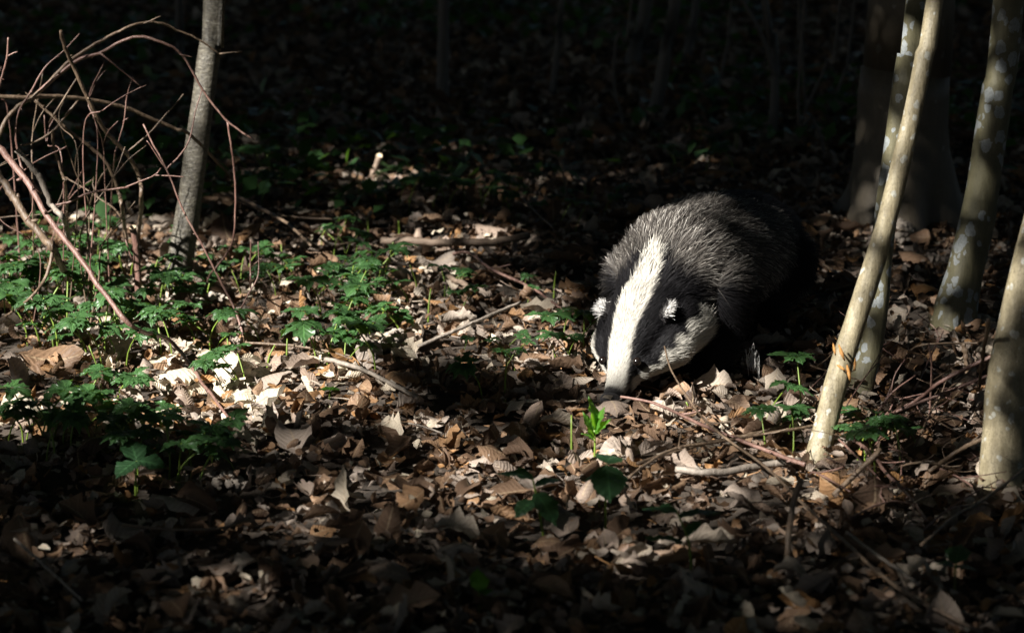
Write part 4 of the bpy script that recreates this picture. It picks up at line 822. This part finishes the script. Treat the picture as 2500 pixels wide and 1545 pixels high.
# ------------------------------------------------------------------ the badger
NOSE = P(1494, 968, 3.86); AX = nrm([.078, .165, .125]); UH = np.array([-.36, -.50, .74]); UH = nrm(UH-AX*(UH@AX)); RH = np.cross(AX, UH)
if RH[0] < 0: RH = -RH
def H(s, l, u): return NOSE+AX*s+RH*l+UH*u
SPINE = np.array([H(.21, 0, -.012), (.268, 4.10, .150), (.315, 4.19, .153), (.355, 4.28, .147), (.39, 4.35, .14), (.41, 4.41, .13)])
SR = [(.066, .066), (.092, .094), (.102, .097), (.106, .092), (.100, .088), (.078, .075)]
def badger():
    bm = bmesh.new()
    def blob(c, X, Y, Z, r):
        m = Matrix(((X[0]*r[0], Y[0]*r[1], Z[0]*r[2], c[0]), (X[1]*r[0], Y[1]*r[1], Z[1]*r[2], c[1]), (X[2]*r[0], Y[2]*r[1], Z[2]*r[2], c[2]), (0, 0, 0, 1)))
        bmesh.ops.create_icosphere(bm, subdivisions=3, radius=1, matrix=m)
    def chain(pts, rads, X=None, n=9):     # rads: (along X, along Z) pairs, flattened spheres from joint to joint
        for (a, ra), (b, rb) in zip(zip(pts[:-1], rads[:-1]), zip(pts[1:], rads[1:])):
            a, b = np.array(a), np.array(b); d = nrm(b-a); x = nrm(X-d*(X@d)) if X is not None else nrm(np.cross(d, [.3, .2, .9])); z = np.cross(d, x)
            for t in np.linspace(0, 1, n):
                r0 = ra[0]*(1-t)+rb[0]*t; r1 = ra[1]*(1-t)+rb[1]*t
                blob(a*(1-t)+b*t, x, d, z, (r0, min(r0, r1), r1))
    # head: snout, brow, skull, cheeks, jaw
    chain([H(.004, 0, -.002), H(.03, 0, .0), H(.06, 0, .006), H(.09, 0, .012), H(.125, 0, .012), H(.165, 0, .006), H(.21, 0, -.012)], [(.0165, .015), (.0195, .019), (.026, .025), (.038, .034), (.050, .043), (.058, .052), (.064, .062)], RH, 6)
    for sgn in (-1, 1):
        chain([H(.07, sgn*.022, -.008), H(.12, sgn*.046, -.016), H(.17, sgn*.050, -.022)], [(.020, .020), (.034, .034), (.038, .042)], RH, 5)
    chain([H(.02, 0, -.022), H(.06, 0, -.024), H(.11, 0, -.028)], [(.012, .009), (.019, .014), (.03, .02)], RH, 5)
    lat = nrm([.88, -.47, 0])
    chain(list(SPINE), SR, lat, 8)
    chain([SPINE[-1], SPINE[-1]+np.array([.03, .06, -.01]), SPINE[-1]+np.array([.05, .12, -.05])], [(.05, .05), (.03, .03), (.018, .018)], lat, 5)
    paws = []
    for j, (k, sgn, fx) in enumerate([(1, 1, .012), (1, -1, .0), (4, 1, -.005), (4, -1, .02)]):
        c = SPINE[k]+lat*sgn*(.062 if k == 1 else .06); fwd = nrm([-.47, -.88, 0])
        p = c+fwd*(.035+fx)+lat*sgn*.012; p[2] = float(hgt(p[0], p[1]))+.018
        elbow = c*.45+p*.55-fwd*(.02 if k == 1 else -.03)
        chain([c-np.array([0, 0, .02]), elbow, p+np.array([0, 0, .012])], [(.056, .056) if k == 1 else (.06, .06), (.034, .034), (.024, .024)], None, 7)
        chain([p+np.array([0, 0, .004]), p+fwd*.035-np.array([0, 0, .002])], [(.025, .018), (.022, .013)], lat, 4); paws.append((p, fwd))
    me = bpy.data.meshes.new('raw'); bm.to_mesh(me); bm.free(); tmp = bpy.data.objects.new('raw', me); col.objects.link(tmp)
    md = tmp.modifiers.new('r', 'REMESH'); md.mode = 'VOXEL'; md.voxel_size = .0045
    ms = tmp.modifiers.new('s', 'SMOOTH'); ms.factor = .5; ms.iterations = 5
    dg = bpy.context.evaluated_depsgraph_get(); ev = tmp.evaluated_get(dg).to_mesh()
    nv = len(ev.vertices); V = np.empty(nv*3, np.float32); ev.vertices.foreach_get('co', V); V = V.reshape(-1, 3)
    ev.calc_loop_triangles(); TR = np.empty(len(ev.loop_triangles)*3, np.int32); ev.loop_triangles.foreach_get('vertices', TR); TR = TR.reshape(-1, 3)
    VN = np.empty(nv*3, np.float32); ev.vertices.foreach_get('normal', VN); VN = VN.reshape(-1, 3)
    bpy.data.objects.remove(tmp); bpy.data.meshes.remove(me)
    return V, TR, VN, paws, lat
def coat(Pp):
    """colour of the coat at points of the skin: (base, tip, grizzle 0..1)"""
    rel = Pp-NOSE; s = rel@AX; l = rel@RH; u = rel@UH
    phi = np.degrees(np.arctan2(np.abs(l), u+.012+.02*np.clip((s-.1)/.1, 0, 1)))
    phi = phi + 4*np.sin(s*180+l*90)
    wc = np.interp(s, [0, .03, .06, .09, .14, .19, .245, .27], [.0175, .017, .017, .018, .0225, .021, .012, .0])
    white = np.clip((wc-np.abs(l))/.004+.5, 0, 1)*np.clip((u+.01)/.006, 0, 1)
    b_out = np.interp(s, [0, .03, .07, .10, .15, .2, .25], [50, 62, 78, 76, 72, 70, 66])
    cheek = np.clip((phi-b_out)/6+.5, 0, 1)*np.clip((150-phi)/14+.5, 0, 1)*np.clip((s-.028)/.012, 0, 1)*np.clip((.222-s)/.03, 0, 1)*np.clip((u+.078)/.012, 0, 1)*(np.abs(l) < .092)
    wm = np.maximum(white, cheek)[:, None]
    C = np.array([.0065, .006, .0068])*(1-wm)+np.array([.47, .445, .39])*wm
    # chin and nose
    nose = np.clip((.012-s)/.006, 0, 1)[:, None]; C = C*(1-nose)+np.array([.03, .028, .028])*nose
    body = np.clip((s-.215-.02*(np.abs(l) < .03))/.03, 0, 1)
    body = body*(1-white*(s < .26))
    leg = np.clip((.105-Pp[:, 2])/.035, 0, 1)*(s > .2)
    throat = np.maximum(((phi > 145) & (s > .1)).astype(float), np.clip((.16-Pp[:, 2])/.02, 0, 1)*np.clip((4.13-Pp[:, 1])/.03, 0, 1)*(s > .19))
    griz = body*(1-leg)*(1-throat)
    return C, griz, leg, s, l, u, phi
def build_badger():
    V, TR, VN, paws, lat = badger()
    base = np.array([SPINE[2][0], SPINE[2][1], float(hgt(SPINE[2][0], SPINE[2][1]))])
    e = empty('badger', base); tag(e, 'badger with black and white striped face nosing down into the leaf litter', 'badger')
    m, t, b = new_mat('badger_coat'); a = N(t, 'ShaderNodeAttribute', attribute_name='Col'); t.links.new(a.outputs['Color'], b.inputs['Base Color'])
    b.inputs['Roughness'].default_value = .6; b.inputs['Specular IOR Level'].default_value = .15
    mb, t2, b2 = new_mat('badger_skin'); a2 = N(t2, 'ShaderNodeAttribute', attribute_name='Col'); t2.links.new(a2.outputs['Color'], b2.inputs['Base Color']); b2.inputs['Roughness'].default_value = .8
    nz = noise(t2, mapping(t2, (1, 1, 1)), 300, 3); bump(t2, b2, nz.outputs[0], .5, .002)
    C, griz, leg, *rest_ = coat(V.astype(float)); phi_v = rest_[3]; skin = C*(1-griz[:, None])*.8+np.array([.03, .026, .022])*griz[:, None]
    child_mesh('body', V, TR, mb, e, attrs=dict(Col=skin))
    # ears: small rounded cups
    earsV, earsF = [], []
    for sgn in (-1, 1):
        c = H(.152, sgn*.046, .030); bm = bmesh.new(); X = nrm(RH*sgn*.8+UH*.6-AX*.1); Z = nrm(np.cross(X, AX)); Y = np.cross(Z, X)
        bmesh.ops.create_icosphere(bm, subdivisions=3, radius=1)
        for v in bm.verts:
            x, y, z = v.co; q = np.array([x*.0185, y*.017, z*.0075]); q += np.array([0, 0, 0]); 
            if z*sgn*Z[1]*-1 > 0 and False: pass
            v.co = Vector(c+X*q[0]+Y*q[1]+Z*q[2]*(1-.55*(x > 0)*x)-AX*.006*(1-y*y)*(x > 0))
        vv = np.array([v.co[:] for v in bm.verts]); ff = np.array([[w_.index for w_ in f.verts] for f in bm.faces]); bm.free()
        out = (vv-c)@X; wt = np.clip((out-.012)/.004, 0, 1)[:, None]; cc = np.array([.02, .018, .018])*(1-wt)+np.array([.8, .77, .72])*wt
        child_mesh('ear', vv, ff, mb, e, attrs=dict(Col=cc)); earsV.append((vv, ff, c, X))
    # eyes and nose
    me_, te, be = new_mat('badger_eye'); be.inputs['Base Color'].default_value = (.006, .005, .005, 1); be.inputs['Roughness'].default_value = .16
    tx = noise(te, mapping(te, (1, 1, 1)), 200, 1); rr = ramp(te, [(.3, (.004, .003, .003)), (.7, (.012, .008, .006))]); te.links.new(tx.outputs[0], rr.inputs[0]); te.links.new(rr.outputs[0], be.inputs['Base Color'])
    for sgn in (-1, 1):
        bm = bmesh.new(); bmesh.ops.create_uvsphere(bm, u_segments=16, v_segments=10, radius=.0068); c = H(.056, sgn*.0295, .0195)
        vv = np.array([v.co[:] for v in bm.verts])+c; ff = [tuple(w_.index for w_ in f.verts) for f in bm.faces]; bm.free(); child_mesh('eye', vv, ff, me_, e)
    mn, tn, bn = new_mat('badger_nose'); x = noise(tn, mapping(tn, (1, 1, 1)), 700, 2); rr = ramp(tn, [(.3, (.05, .046, .048)), (.7, (.12, .112, .115))]); tn.links.new(x.outputs[0], rr.inputs[0]); tn.links.new(rr.outputs[0], bn.inputs['Base Color'])
    bn.inputs['Roughness'].default_value = .35; bump(tn, bn, x.outputs[0], .5, .001)
    bm = bmesh.new(); bmesh.ops.create_icosphere(bm, subdivisions=3, radius=1); vv = []
    for v in bm.verts:
        x_, y_, z_ = v.co
        q = H(-.006+.010*y_*1.0, .0180*x_, -.001+.0140*z_); 
        for sg in (-1, 1):      # nostrils pressed in
            d = math.hypot(x_-sg*.45, z_+.1)
            if y_ < 0 and d < .28: q = q+AX*.006*(1-d/.28)
        vv.append(q)
    ff = [tuple(w_.index for w_ in f.verts) for f in bm.faces]; bm.free(); child_mesh('nose', vv, ff, mn, e)
    # claws
    mc = plain('claw', (.12, .10, .08), .4)
    for p, fwd in paws:
        for k in range(5):
            o_ = lat*(k-2)*.0095; a_ = p+fwd*.05+o_-np.array([0, 0, .004]); v, f = tube(smooth_path([a_, a_+fwd*.014, a_+fwd*.026-np.array([0, 0, .010])], 6), [.0035, .0008], 6); child_mesh('claw', v, f, mc, e)
    # fur: strands grown from the skin
    tri = V[TR].astype(float); area = np.linalg.norm(np.cross(tri[:, 1]-tri[:, 0], tri[:, 2]-tri[:, 0]), axis=1)
    cen = tri.mean(1); sc_ = (cen-NOSE)@AX; dens = np.where(sc_ < .2, 2.6, 1.0)*np.where(cen[:, 2] < .05, .5, 1)
    pr = area*dens; pr /= pr.sum(); n = 120000
    ti = rng.choice(len(TR), n, p=pr); r1 = np.sqrt(rng.random(n)); r2 = rng.random(n); bc = np.stack([1-r1, r1*(1-r2), r1*r2], 1)
    p0 = (tri[ti]*bc[:, :, None]).sum(1); nn = (VN[TR[ti]].astype(float)*bc[:, :, None]).sum(1); nn /= np.linalg.norm(nn, axis=1)[:, None]
    # ear strands
    ep, en, ec = [], [], []
    for vv, ff, c, X in earsV:
        tt = vv[ff]; k = 1400; q = rng.integers(0, len(ff), k); ep.append(tt[q].mean(1)+rng.normal(size=(k, 3))*.0007); g = np.cross(tt[q][:, 1]-tt[q][:, 0], tt[q][:, 2]-tt[q][:, 0]); g /= np.linalg.norm(g, axis=1)[:, None]; en.append(g*.6+X*.6)
        out = (ep[-1]-c)@X; wt = (np.clip((out-.009)/.003, 0, 1)*(rng.random(k) < .85))[:, None]; ec.append(np.array([.02, .018, .018])*(1-wt)+np.array([.70, .68, .65])*wt)
    C, griz, leg, s, l, u, phi = coat(p0)
    # flow of the coat
    seg = SPINE[1:]-SPINE[:-1]; mid = (SPINE[1:]+SPINE[:-1])/2
    dd = np.linalg.norm(p0[:, None]-mid[None], axis=2); wt = np.exp(-(dd/.07)**2)+1e-9; bodyflow = (wt[:, :, None]*seg[None]).sum(1); bodyflow /= np.linalg.norm(bodyflow, axis=1)[:, None]
    hb = np.clip((s-.17)/.06, 0, 1)[:, None]; headflow = AX[None]+RH[None]*np.sign(l)[:, None]*np.clip(np.abs(l)/.05, 0, 1)[:, None]*.35-UH[None]*np.clip(np.abs(l)/.05, 0, 1)[:, None]*.25
    fl = headflow*(1-hb)+(bodyflow+np.array([0, 0, -1])*(.55*(1-np.abs(nn[:, 2:3]))))*hb
    fl = fl*(1-leg[:, None])+np.array([0, 0, -1.])*leg[:, None]
    fl += rng.normal(size=(n, 3))*.16
    # clumps
    cl = np.sin(p0@np.array([160, 90, 60]))*np.sin(p0@np.array([-70, 140, 110])); fl += (RH*.22)[None]*cl[:, None]*hb
    fl -= nn*(fl*nn).sum(1)[:, None]; fl /= np.linalg.norm(fl, axis=1)[:, None]+1e-9
    L = np.interp(s, [0, .02, .06, .12, .17, .22, .30], [.003, .005, .009, .013, .022, .032, .040])
    ck = np.clip((phi-70)/25, 0, 1)*np.clip((s-.08)/.05, 0, 1)*np.clip((.26-s)/.04, 0, 1); L = L+ck*.020
    L = L*(1-leg)+.020*leg; L = L*rng.uniform(.65, 1.25, n)
    for sgn in (-1, 1): L = np.where(np.linalg.norm(p0-H(.056, sgn*.0295, .0195), axis=1) < .0125, .0015, L)
    lift = np.interp(s, [0, .1, .2, .3], [.12, .16, .28, .36])+rng.normal(size=n)*.06; 
    wd = np.interp(s, [0, .1, .25], [.00035, .0005, .00075])*rng.uniform(.7, 1.2, n)
    # grizzled hairs: pale base, dark band, pale tip
    r = rng.random(n); tipc = np.where((r < .34)[:, None], np.array([.46, .42, .37]), np.array([.035, .03, .028])); tipc = np.where((r < .10)[:, None], np.array([.72, .68, .62]), tipc)
    pale = np.clip(.34-(s-.22)*.55, .05, .4)[:, None]     # the mantle is paler near the shoulders
    rootc = np.array([.20, .17, .14])*pale*1.6+.02; midc = np.array([.030, .026, .024])+np.array([.20, .18, .15])*pale*.6
    var = rng.uniform(.55, 1.2, n)[:, None]
    allp, alln, allf, allL, alll, allw = [p0], [nn], [fl], [L], [lift], [wd]
    K = 4; ts = np.array([0, .35, .7, 1.0])
    cols = []
    for tt in ts:
        gz = rootc*(1-min(1, tt/.4))+midc*min(1, tt/.4) if tt < .6 else midc*(1-(tt-.6)/.4)+tipc*((tt-.6)/.4)
        gz = np.where(tt > .95, tipc, gz)
        legc = np.array([.016, .014, .013])
        base_ = C*var*(1-.0*tt); g_ = griz[:, None]
        cols.append(base_*(1-g_)+(gz*var)*g_)
    cols = [np.where((leg > .5)[:, None] & (s > .2)[:, None], np.array([.010, .009, .009]), c) for c in cols]
    EP, EN, EC = np.concatenate(ep), np.concatenate(en), np.concatenate(ec); EN /= np.linalg.norm(EN, axis=1)[:, None]; ne = len(EP)
    EF = rng.normal(size=(ne, 3))*.3+np.repeat(np.stack([q[3] for q in earsV]), 1400, 0)*.8+AX*.25; EF /= np.linalg.norm(EF, axis=1)[:, None]
    p0 = np.r_[p0, EP]; nn = np.r_[nn, EN]; fl = np.r_[fl, EF]; L = np.r_[L, rng.uniform(.006, .014, ne)]; lift = np.r_[lift, np.full(ne, .2)]; wd = np.r_[wd, np.full(ne, .00045)]
    cols = [np.r_[c, EC] for c in cols]
    side = np.cross(fl, nn+rng.normal(size=nn.shape)*.35); side /= np.linalg.norm(side, axis=1)[:, None]+1e-9
    VV, CC = [], []
    for tt, c in zip(ts, cols):
        q = p0+fl*(L*tt)[:, None]+nn*(L*lift*(tt-.35*tt*tt))[:, None]+np.array([0, 0, -1])*(L*.10*tt*tt)[:, None]
        ww = (wd*(1-.85*tt**1.5))[:, None]; VV += [q-side*ww, q+side*ww]; CC += [c, c]
    nS = len(p0); VV = np.stack(VV, 1).reshape(-1, 3); CC = np.stack(CC, 1).reshape(-1, 3)
    i0 = (np.arange(nS)*8)[:, None]; F = np.concatenate([i0+np.array([[2*k, 2*k+1, 2*k+3, 2*k+2]]) for k in range(3)], 0)
    o = child_mesh('fur', VV, F, m, e, attrs=dict(Col=CC)); o['kind'] = 'stuff'
    # white forearm tuft
    pw = P(1838, 872, 4.04); k = 120; st = pw+rng.normal(size=(k, 3))*np.array([.006, .003, .008]); d = nrm([.12, -.2, -1])+rng.normal(size=(k, 3))*.15; Ls = rng.uniform(.010, .022, k)[:, None]; sd_ = np.cross(d, rng.normal(size=(k, 3))); sd_ /= np.linalg.norm(sd_, axis=1)[:, None]
    v = np.stack([st-sd_*.0005, st+sd_*.0005, st+d*Ls*.6+sd_*.0004, st+d*Ls*.6-sd_*.0004, st+d*Ls], 1).reshape(-1, 3); i0 = np.arange(k)*5
    o = child_mesh('leg_tuft', v, [tuple(x) for q in i0 for x in ((q, q+1, q+2, q+3), (q+3, q+2, q+4))], m, e, attrs=dict(Col=np.tile([.7, .68, .64], (k*5, 1)))); o['kind'] = 'stuff'; open_at(pw, .012, .3)
    # sunlit lanes that reach the badger: head and shoulders, weaker along the back
    k = rng.choice(len(V), 9000); pv = V[k].astype(float); sv = (pv-NOSE)@AX
    val = np.interp(sv, [0, .2, .30, .40, .50], [1, 1, .9, .6, .3])
    for lo, hi in [(0, .2), (.2, .5), (.5, .9), (.9, 1.1)]:
        q = (val > lo) & (val <= hi)
        if q.any(): open_at(pv[q], .02, float(val[q].mean()))
    # shade chest and forelegs with added leaves: shut the lanes reaching past the head
    iu, iv = (np.rint(q_).astype(int) for q_ in uvi(V)); dep = V.astype(float)@S; rel_v = V.astype(float)-NOSE; chest = ((rel_v@UH < -.052) & (rel_v@AX > .05)) | ((V[:, 2] < .135) & (((V-NOSE)@AX) > .16) & (phi_v > 100)) | ((V[:, 2] < .10) & (((V-NOSE)@AX) > .16))
    zb = np.full((NU, NV), -99.); np.maximum.at(zb, (iu[~chest], iv[~chest]), dep[~chest]); zc = chest & (dep > zb[iu, iv]+.004)
    GRID[iu[zc], iv[zc]] = .01
    print('badger px', [tuple(np.round(proj(q), 0)) for q in (H(0, 0, .015), H(.078, .0315, .019), H(.152, .046, .03), H(.152, -.046, .03), H(.25, 0, .05), SPINE[1]+[0, 0, .11], SPINE[3]+[0, 0, .11], SPINE[3]+lat*.12, SPINE[5])], [tuple(np.round(proj(p), 0)) for p, f in paws])
build_badger()
open_at(np.array([NOSE-AX*.005, H(.012, 0, .01), H(.02, .01, .01), H(.012, -.012, .01)]), .022, .30, shut=True)

# ------------------------------------------------------------------ far ground plants and the unseen leaves added to shade the glade
def far_green():
    C = []; n = 5200; y = rng.uniform(5.2, 9.5, n); x = (rng.random(n)*2-1)*(y*.2+.4); k = (np.sin(x*3.1+y*1.7)+np.sin(x*1.3-y*2.9)+rng.normal(size=n)*.5) > .3
    x, y = x[k], y[k]; z = hgt(x, y)+rng.uniform(.015, .09, len(x)); V, F = blades(np.c_[x, y, z], .045, (0, 0, 1.3), .6)
    o = mesh_obj('ground_cover', V, F, M['anemone'], smooth=False, attrs=dict(lu=np.full(len(V), .5), lt=np.full(len(V), .5))); tag(o, 'low dim green ground cover in the shaded background', 'ground cover', kind='stuff')
far_green()
finish_trees()
def shade_leaves():
    # unseen leaves added sunward of the glade; gaps cut by the mask throw the flecks
    DIL = GRID.copy()
    for ax in (0, 1):
        b = DIL.copy()
        for sft in range(1, 6): b = np.maximum(b, np.maximum(np.roll(DIL, sft, ax), np.roll(DIL, -sft, ax)))
        DIL = b
    box = np.array([G(a, b) for a in (-250, 2750) for b in (-60, 300, 1000, 1600)]); box = np.r_[box, box+np.array([0, 0, 1.2])]
    uu, vv = box@E1, box@E2; lo = (uu.min()-.5, vv.min()-.5); hi = (uu.max()+.5, vv.max()+.5); area = (hi[0]-lo[0])*(hi[1]-lo[1])
    def sample(n):
        U = rng.uniform(lo[0], hi[0], n); Vv = rng.uniform(lo[1], hi[1], n); zt = rng.uniform(2.9, 4.3, n)
        t = (zt-(E1[2]*U+E2[2]*Vv))/S[2]; C = U[:, None]*E1+Vv[:, None]*E2+t[:, None]*S
        iu = np.clip(((U-U0)/CELL).astype(int), 0, NU-1); iv = np.clip(((Vv-V0)/CELL).astype(int), 0, NV-1); return C, iu, iv
    nb = int(area*7/.0075); C, iu, iv = sample(nb); k = DIL[iu, iv] < .005; Cb = C[k]; sb = rng.uniform(.13, .18, len(Cb))
    ns = int(area*6.5/.00092); C, iu, iv = sample(ns); g = GRID[iu, iv]; d = DIL[iu, iv]
    acc = np.minimum(1, -np.log(np.clip(np.where(g < .6, g*(.4+g), g), .004, 1))/5.5); k = (d >= .005) & (rng.random(ns) < acc); Cs = C[k]; ss = rng.uniform(.045, .066, len(Cs))
    C = np.r_[Cb, Cs]; sz = np.r_[sb, ss]; print('shade leaves', len(Cb), len(Cs), 'area', area)
    cent = np.array([(x, y) for _, x, y in SH]); own = np.linalg.norm(C[:, None, :2]-cent[None], axis=2).argmin(1)
    for i, (e, x, y) in enumerate(SH):
        q = own == i
        if not q.any(): continue
        V, F = blades(C[q], sz[q], S*2.2, .8); child_mesh('shade_mask_leaves', V, F, M['canopy'], e, smooth=False)
        cc = C[q].mean(0); a = np.array([x, y, 2.9]); 
shade_leaves()
